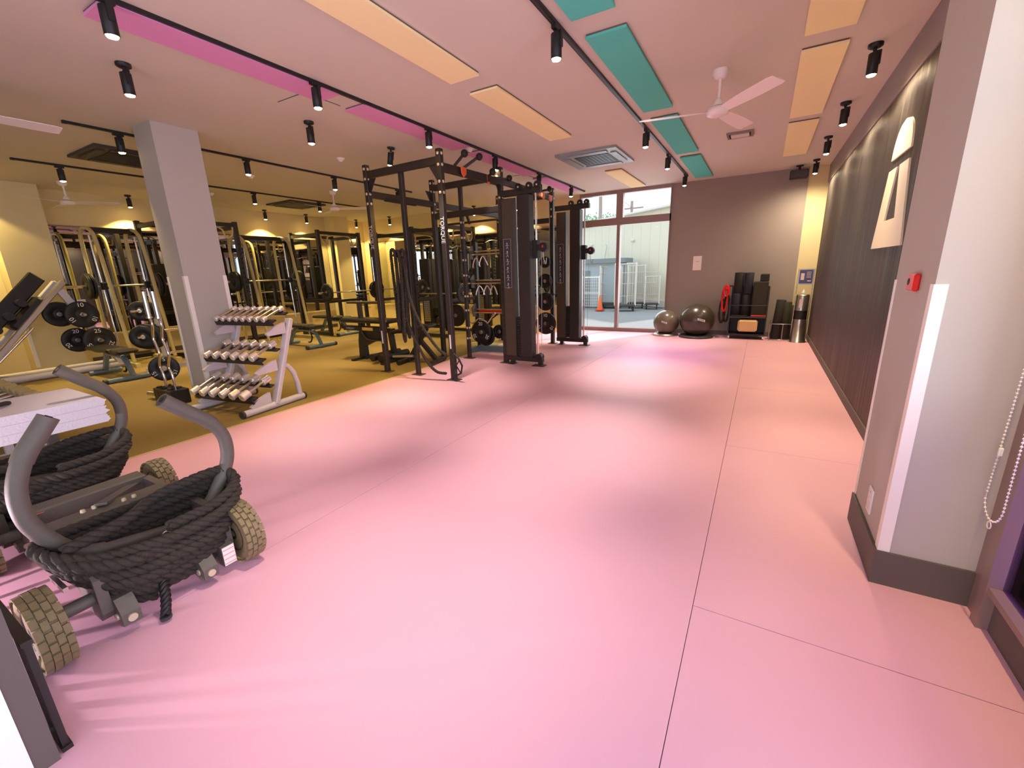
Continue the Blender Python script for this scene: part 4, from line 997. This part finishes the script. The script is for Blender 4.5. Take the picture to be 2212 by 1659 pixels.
def cable_column(x, y, label):
    c = thing('cable_machine', label, 'cable machine', (x, y, 0), 0, 'dark cable machines')
    MB().bbox(-.16, .16, -.14, .14, .05, 1.75, .02).build('shroud', M_blk, c); MB().bar((-.14, 0, 0), (-.14, 0, 2.2), .06).bar((.14, 0, 0), (.14, 0, 2.2), .06).bar((-.2, 0, 2.18), (.55, 0, 2.18), .06, .08).build('column', M_blk, c)
    ws = MB()
    for i in range(14): ws.box(-.10, .10, -.145, -.14, .15+.05*i, .19+.05*i)
    ws.build('weight_stack', M_steel2, c); MB().tube(arc((.5, 0, 2.12), .05, 0, 2*PI, 12, (1, 0, 0), (0, 0, 1)), .01, 6).build('pulley', M_blk2, c)
    MB().bbox(.20, .60, -.16, .16, .45, .53, .02).bar((.1, 0, .2), (.5, 0, .45), .06).build('seat', M_pad, c)
    MB().tube(smoothpath([(.45, -.5, 2.0), (.47, -.3, 2.06), (.5, 0, 2.06), (.47, .3, 2.06), (.45, .5, 2.0)], 3), .013, 8).build('lat_bar', M_steel, c)
cable_column(-9.7, 4.35, 'dark cable machine inside the rack right of the middle pillar'); cable_column(-7.6, 8.9, 'dark cable machine at the back wall left of the rig'); cable_column(-5.9, 8.9, 'dark cable machine at the back wall behind the rig')
power_rack(-8.0, -7.0, 7.6, 8.7, 2.35, 'black power rack at the back wall left of the rig'); power_rack(-6.6, -5.7, 7.3, 8.3, 2.35, 'black power rack seen through the near end of the rig')
for k, (x, y, z) in enumerate(((-8.6, 7.25, 1.02), (-7.5, 7.7, 1.05), (-6.1, 7.35, .95))):
    b = thing('barbell', 'loaded barbell racked in the weights area, %s' % ['in the corner rack', 'in the rack left of the rig', 'behind the rig'][k], 'barbell', (x, y, z), PI/2 if k else 0, 'racked barbells')
    MB().cyl((0, -.9, 0), (0, .9, 0), .014, 10).build('bar', M_steel2, b)
    for sg in (-1, 1): MB().cyl((0, sg*.60, 0), (0, sg*.93, 0), .024, 12).build('sleeve', M_steel, b)
    for sg in (-1, 1):
        dx, dy = (sg*.72, 0) if k else (0, sg*.72)
        plate((x-dx, y+dy, z), .205, '', 'black plate on the %s end of the racked barbell %s' % ('left' if sg < 0 else 'right', ['in the corner rack', 'left of the rig', 'behind the rig'][k]), 'plates on the racked barbells', 0 if k else PI/2)

# ------------------------------------------------------------------ far right corner
def sball(x, y, r, m, label, tx, ax):
    b = thing('stability_ball', label, 'exercise ball', (x, y, 0), 0, 'exercise balls at the back wall')
    o = MB().ball((0, 0, r*.97+.02), r, 36, .98).build('ball', m, b)
    MB().lathe([(r*.62, .0), (r*.98, .0), (r*1.0, .02), (r*.9, .045), (r*.62, .05), (r*.55, .03), (r*.62, 0)], 32).build('base_ring', M_dgrey if m is M_ballB else M_steel2, b)
    d = Vector((-x+ax, -y, .0)).normalized(); zc = r*.97+.02+r*.1
    s_ = Vector((0, 0, 1)).cross(-d).normalized()
    # printed label following the ball
    lb = MB(); vs = []; fs = []; nx, nz_ = 8, 3; tr = Matrix.Rotation(tx, 3, 'Z')
    for i in range(nx+1):
        for j in range(nz_+1):
            a = (i/nx-.5)*.42; e = (j/nz_-.5)*.13+.10-.12*(i/nx-.5)
            dd = tr @ (Matrix.Rotation(a, 3, 'Z') @ d); p = Vector((dd.x*math.cos(e), dd.y*math.cos(e), math.sin(e)*.98))*(r*1.004)+Vector((0, 0, r*.97+.02)); vs.append(p)
    for i in range(nx):
        for j in range(nz_): q = i*(nz_+1)+j; fs.append((q, q+1, q+nz_+2, q+nz_+1))
    lb.add(vs, fs, True).build('printed_label', M_white, o)
    lb = MB()
    for row in (0, 1):
        for k in range(7):
            a = (k/7-.43)*.34; e = .10+(.028 if row else -.028)-.12*(a/.42); dd = tr @ (Matrix.Rotation(a, 3, 'Z') @ d)
            p = Vector((dd.x*math.cos(e), dd.y*math.cos(e), math.sin(e)*.98))*(r*1.006)+Vector((0, 0, r*.97+.02))
            s2 = Vector((0, 0, 1)).cross(dd).normalized(); u2 = Vector((0, 0, 1)); q = r*.017
            lb.add([p-s2*q-u2*q*1.3, p+s2*q-u2*q*1.3, p+s2*q+u2*q*1.3, p-s2*q+u2*q*1.3], [(0, 1, 2, 3)])
    lb.build('label_print', M_ballB, o)
    return b
sball(-1.60, 9.08, .250, M_ball, 'smaller grey exercise ball on a ring in front of the window edge', -.15, 0)
sball(-1.02, 9.02, .318, M_ballB, 'larger dark exercise ball on a ring at the grey wall', .25, 0)
# roller cart
ct = thing('roller_cart', 'black cart holding foam rollers and mats at the grey back wall', 'cart', (-.16, 9.12, 0))
MB().box(-.31, .31, -.17, .17, .07, .10).box(-.31, .31, .14, .17, .1, .95).box(-.31, -.29, -.17, .17, .1, .30).box(.29, .31, -.17, .17, .1, .30).build('body', M_blk2, ct)
MB().box(-.31, .31, -.17, .17, .40, .42).build('shelf', M_blk, ct)
MB().cyl((-.30, -.17, .40), (.31, -.17, .40), .010, 8).cyl((-.30, -.17, .62), (.31, -.17, .62), .008, 8).bar((-.30, -.17, .1), (-.30, -.17, .8), .02).bar((.30, -.17, .1), (.30, -.17, .95), .02).build('wire_frame', M_blk, ct)
for sx in (-.28, .28): 
    c_ = MB().cyl((sx-.012, -.15, .032), (sx+.012, -.15, .032), .032, 14).bar((sx, -.15, .04), (sx, -.15, .08), .015).build('caster', M_steel2, ct)
o = MB().bbox(-.145, .175, -.10, .10, .145, .36, .03).build('foam_block', M_beige); tag(o, 'beige rounded foam block lying in the bottom of the black cart', 'foam block'); o.location = (-.16, 9.02, 0)
def roller(x, y, z, r, h, m, label, tilt=0):
    t = thing('foam_roller', label, 'foam roller', (x, y, z), 0, 'foam rollers in the far corner'); t.rotation_euler = (0, tilt, 0)
    MB().lathe([(.026, 0), (r-.006, 0), (r, .006), (r, h-.006), (r-.006, h), (.026, h), (.026, h-.05), (0.0, h-.05)], 22).build('foam_tube', m, t)
    MB().lathe([(.018, 0), (.026, .0), (.026, h+.002), (.018, h+.002)], 14).build('core', M_blk2, t)
RL = (('navy roller at the left of the cart, lower row', -.375, .42, .078, .42, M_rollnavy), ('black roller lower row, second', -.215, .42, .078, .39, M_rollblk),
      ('black roller stacked top left on the cart', -.36, .845, .078, .36, M_rollblk), ('navy roller stacked on top, second', -.20, .82, .078, .38, M_rollnavy))
for lab, x, z, r, h, m in RL: roller(x, 9.12, z, r, h, m, lab)
o = MB().bbox(-.115, .12, -.10, .12, .0, .62, .012).build('exercise_mat', M_rollgrn); o.location = (.0, 9.12, .42); tag(o, 'dark olive folded mat standing at the right of the cart', 'mat')
o = MB().bbox(-.07, .07, -.09, .09, 0, .13, .01).build('yoga_block', M_rollblk); o.location = (.05, 9.12, 1.041); tag(o, 'small black block lying on top of the olive mat', 'yoga block')
o = MB().bbox(-.13, .13, -.012, .012, 0, .02, .004).build('exercise_bar', M_rollgrn); o.location = (-.30, 8.96, .425); tag(o, 'pale green bar lying along the cart shelf', 'exercise bar')
o = MB().bbox(-.11, .13, -.012, .012, 0, .022, .004).build('exercise_bar', M_red); o.location = (.0, 8.96, .425); tag(o, 'red-tipped bar lying along the cart shelf', 'exercise bar')
rb = thing('resistance_bands', 'red and dark resistance bands hanging at the left of the cart', 'resistance bands', (-.55, 9.10, 0))
for k, (z0, z1, m, dx) in enumerate(((.78, .98, M_red, 0), (.50, .95, M_red, -.02), (.28, .72, M_rollblk, -.05), (.30, .80, M_rollblk, .02))):
    MB().tube([(dx+.045*math.cos(a), .02*k-.03, (z0+z1)/2+(z1-z0)/2*math.sin(a)) for a in [2*PI*i/22 for i in range(22)]], .018, 6, closed=True).build('band', m, rb)
MB().ball((0, 0, .93), .055, 16).build('red_knob', M_red, rb); MB().bar((.0, .02, .96), (.26, .05, .96), .02).build('hook_bar', M_blk2, rb)
wbk = thing('wire_basket', 'wire basket for tall rolled mats in the far corner', 'basket', (.41, 9.06, 0))
mbb = MB()
for z in (.02, .30): mbb.tube([(-.20, -.13, z), (.20, -.13, z), (.20, .13, z), (-.20, .13, z)], .007, 6, closed=True)
for x, y in ((-.2, -.13), (.2, -.13), (.2, .13), (-.2, .13), (0, -.13), (0, .13)): mbb.cyl((x, y, .0), (x, y, .30), .006, 6)
mbb.build('wire_frame', M_steel2, wbk)
for k, (x, h, m) in enumerate(((-.105, .70, M_rollblk), (.03, .66, M_rollgrn), (.13, .60, M_rollgrn))):
    roller(.41+x, 9.06+.02*k, .02, .075 if k < 2 else .05, h, m, 'tall rolled mat in the wire basket, %s' % ['leftmost and tallest', 'middle one', 'narrow one on the right'][k], .06 if k == 0 else 0)
# sanitizer stand
ds = thing('wipe_dispenser', 'steel wipe dispenser stand with a framed notice in the far right corner', 'dispenser', (.645, 8.92, 0))
MB().lathe([(.13, 0), (.13, .012), (.115, .02), (.098, .40)], 28).build('steel_base', M_steel2, ds)
MB().lathe([(.098, .40), (.096, .55)], 28).build('dark_band', M_blk2, ds)
MB().lathe([(.098, .55), (.098, .80), (.090, .815), (.03, .82), (.0, .82)], 28).build('steel_canister', M_steel2, ds)
MB().box(-.05, .0, -.102, -.096, .60, .74).build('label_sheet', M_paper, ds)
MB().lathe([(.02, .82), (.03, .845), (.012, .875), (.004, .90), (0, .905)], 14).build('wipe_tip', M_white, ds)
for sx in (-.105, .115): MB().cyl((sx, .03, .0), (sx, .03, 1.24), .007, 8).build('side_pole', M_steel, ds)
nf = MB().box(-.10, .11, .015, .03, .98, 1.24).build('notice_frame', M_steel2, ds)
MB().box(-.09, .10, .010, .0148, 1.0, 1.225).build('notice_sheet', mat('notice_blue', (84, 84, 128), .5), nf)
q = MB()
q.box(-.07, -.02, .0085, .0098, 1.06, 1.17)
for k in range(5): q.box(.01, .075, .0085, .0098, 1.185-.022*k, 1.192-.022*k)
q.box(.03, .08, .0085, .0098, 1.035, 1.05); q.build('notice_print', M_paper, nf)

# ------------------------------------------------------------------ outside the far window
gd = struct(MB().box(-30, 25, YB+.15, 60, -.14, -.02).build('ground', M_asph))
bd = thing('warehouse', 'pale cream warehouse with a sloping roof line outside the window', 'building', (0, 0, 0))
def zr(x): return 2.86+(x+4.1)*.30
# wall runs from far left to near right
A = Vector((-12.0, 22.5)); B = Vector((-1.2, 14.2)); d = (B-A); Lw = d.length; d.normalize(); nrm = Vector((d.y, -d.x)); nseg = 28
for i in range(nseg):
    p = A+d*(Lw*i/nseg); q_ = A+d*(Lw*(i+.985)/nseg); h0 = 3.22; h1 = 3.22
    off = nrm*.0
    MB().add([(p.x, p.y, 0), (q_.x, q_.y, 0), (q_.x+.1, q_.y+.12, 0), (p.x+.1, p.y+.12, 0), (p.x, p.y, h0), (q_.x, q_.y, h1), (q_.x+.1, q_.y+.12, h1), (p.x+.1, p.y+.12, h0)],
             [(0, 1, 5, 4), (1, 2, 6, 5), (2, 3, 7, 6), (3, 0, 4, 7), (4, 5, 6, 7), (0, 3, 2, 1)]).build('cladding_panel', M_bwall, bd)
MB().bar((A.x+.05, A.y+.08, 1.60), (B.x+.05, B.y+.08, 1.60), .04, 3.18).build('backing_wall', M_bwall, bd)
MB().bar((A.x-.1, A.y-.1, 3.25), (B.x-.0, B.y-.1, 3.25), .25, .06).build('eaves_gutter', M_paper, bd)
MB().bar((A.x, A.y-.02, .12), (B.x, B.y-.02, .12), .10, .22).build('plinth', M_paper, bd)
for t in (.52, .72, .93):
    p = A+d*(Lw*t); MB().cyl((p.x, p.y, 2.35), (p.x+nrm.x*.12, p.y+nrm.y*.12, 2.30), .07, 12, .04).build('wall_vent', M_paper, bd)
p = A+d*(Lw*.60); MB().tube(smoothpath([(p.x-.05, p.y-.1, 2.3), (p.x, p.y-.1, 2.2), (p.x-.05, p.y-.1, 1.9), (p.x-.08, p.y-.1, 1.3)], 4), .012, 6).build('hanging_cable', M_shed, bd)
sh = thing('shed', 'small grey shed with a flat roof outside the window', 'shed', (-6.3, 15.3, 0))
MB().box(-1.8, 1.95, 0, .85, 0, 1.55).build('wall', M_shed, sh); MB().box(-1.9, 2.15, -.15, .95, 1.55, 1.70).build('roof', M_shedd, sh)
MB().box(-.6, .85, -.03, 0, .0, 1.30).build('door', M_shedd, sh); MB().box(.10, .13, -.04, -.03, 0, 1.30).build('door_gap', M_base, sh)
fe = thing('fence', 'white mesh fence outside the far window', 'fence', (-7.6, 14.6, 0))
for x in (0, 1.45, 2.75): MB().bar((x, 0, 0), (x, 0, 1.12), .06, .06).build('post', M_white, fe)
for x0, x1 in ((0, 1.45), (1.45, 2.75)):
    mm = MB()
    for z in [.10+.1*k for k in range(11)]: mm.cyl((x0, 0, z), (x1, 0, z), .006, 4)
    n_ = int((x1-x0)/.07)
    for k in range(n_): mm.cyl((x0+.07*k, 0, .08), (x0+.07*k, 0, 1.14), .005, 4)
    mm.bar((x0, 0, 1.08), (x1, 0, 1.08), .03, .04); mm.bar((x0, 0, .55), (x1, 0, .55), .02, .03)
    o = mm.build('mesh_panel', M_white, fe)
def cage(x, y, wd, dp, h, rz, label):
    c_ = thing('roll_cage', label, 'roll cage', (x, y, 0), rz, 'roll cages outside'); 
    for sx in (-wd/2, wd/2):
        m_ = MB().tube(smoothpath([(sx, -dp/2, .18), (sx, -dp/2, h-.08), (sx, -dp/2+.06, h), (sx, dp/2-.06, h), (sx, dp/2, h-.08), (sx, dp/2, .18)], 3), .018, 6)
        for k in range(1, 6): m_.cyl((sx, -dp/2+dp*k/6, .18), (sx, -dp/2+dp*k/6, h-.02), .008, 5)
        for z in (.45, .85, 1.2): m_.cyl((sx, -dp/2, z), (sx, dp/2, z), .010, 5)
        m_.build('side_grid', M_paper, c_)
    m_ = MB().tube([(-wd/2, dp/2, h), (wd/2, dp/2, h)], .018, 6)
    for k in range(1, 8): m_.cyl((-wd/2+wd*k/8, dp/2, .18), (-wd/2+wd*k/8, dp/2, h), .008, 5)
    for z in (.45, .85, 1.2): m_.cyl((-wd/2, dp/2, z), (wd/2, dp/2, z), .010, 5)
    m_.build('back_grid', M_paper, c_)
    MB().box(-wd/2, wd/2, -dp/2, dp/2, .14, .18).build('deck', M_dgrey, c_)
    for sx in (-wd/2+.06, wd/2-.06):
        for sy in (-dp/2+.06, dp/2-.06): MB().cyl((sx-.02, sy, .05), (sx+.02, sy, .05), .06, 12).build('caster', M_blk, c_)
cage(-4.60, 15.1, .70, .5, 1.42, .2, 'tall roll cage on the left, beside the red cone outside'); cage(-3.85, 14.2, .65, .55, 1.48, .3, 'tall roll cage in the middle of the group outside'); cage(-3.75, 15.3, .55, .5, 1.42, .2, 'roll cage behind the middle one outside')
cage(-3.15, 15.0, .45, .45, 1.05, .2, 'low roll cage nearest the warehouse wall')
co = thing('traffic_cone', 'red traffic cone between the fence and the roll cages', 'cone', (-4.62, 14.0, 0)); MB().lathe([(.10, .03), (.03, .50), (0, .51)], 16).build('cone', M_orange, co); MB().box(-.13, .13, -.13, .13, 0, .03).build('base', M_red, co)
def upole(x, y, h, label, arm=True):
    p_ = thing('utility_pole', label, 'utility pole', (x, y, 0), 0, 'utility poles outside'); MB().cyl((0, 0, 0), (0, 0, h), .16, 10, .12).build('pole', M_pole, p_)
    if arm: MB().bar((-1.0, 0, h-.6), (1.0, 0, h-.6), .12, .12).build('crossarm', M_pole, p_)
upole(-11.0, 33, 9.5, 'thick brown utility pole seen in the left upper pane', False); upole(-10.5, 40, 7.0, 'utility pole with a crossarm seen in the right upper pane')
wr = thing('power_lines', 'thin power lines across the sky outside', 'power lines', (0, 0, 0))
for k, (a, b) in enumerate((((-22, 33, 9.0), (4, 30, 8.3)), ((-22, 36, 7.8), (4, 34, 9.3)), ((-20, 30, 6.2), (2, 40, 9.0)), ((-11.0, 33, 8.8), (-10.5, 40, 6.4)))): MB().tube(smoothpath([a, ((a[0]+b[0])/2, (a[1]+b[1])/2, (a[2]+b[2])/2-.4), b], 6), .018, 4).build('wire', M_dgrey, wr)
tr_ = thing('tree', 'pale green bush top behind the warehouse roof', 'bush', (-11.6, 35, 0)); MB().cyl((0, 0, 0), (0, 0, 4.6), .12, 8).build('trunk', M_pole, tr_)
lf = MB()
for k in range(260):
    a, b_, rr = random.uniform(0, 2*PI), random.uniform(-1, 1), random.random()**.4
    c0 = Vector((math.cos(a)*rr*1.3, math.sin(a)*rr*.8, 5.1+b_*rr*.5)); u1 = Vector((random.uniform(-1, 1), random.uniform(-1, 1), random.uniform(-1, 1))).normalized(); v1 = u1.orthogonal().normalized()
    lf.add([c0-u1*.14, c0+v1*.06, c0+u1*.14, c0-v1*.06], [(0, 1, 2, 3)])
lf.build('foliage', M_leaf, tr_)['kind'] = 'stuff'
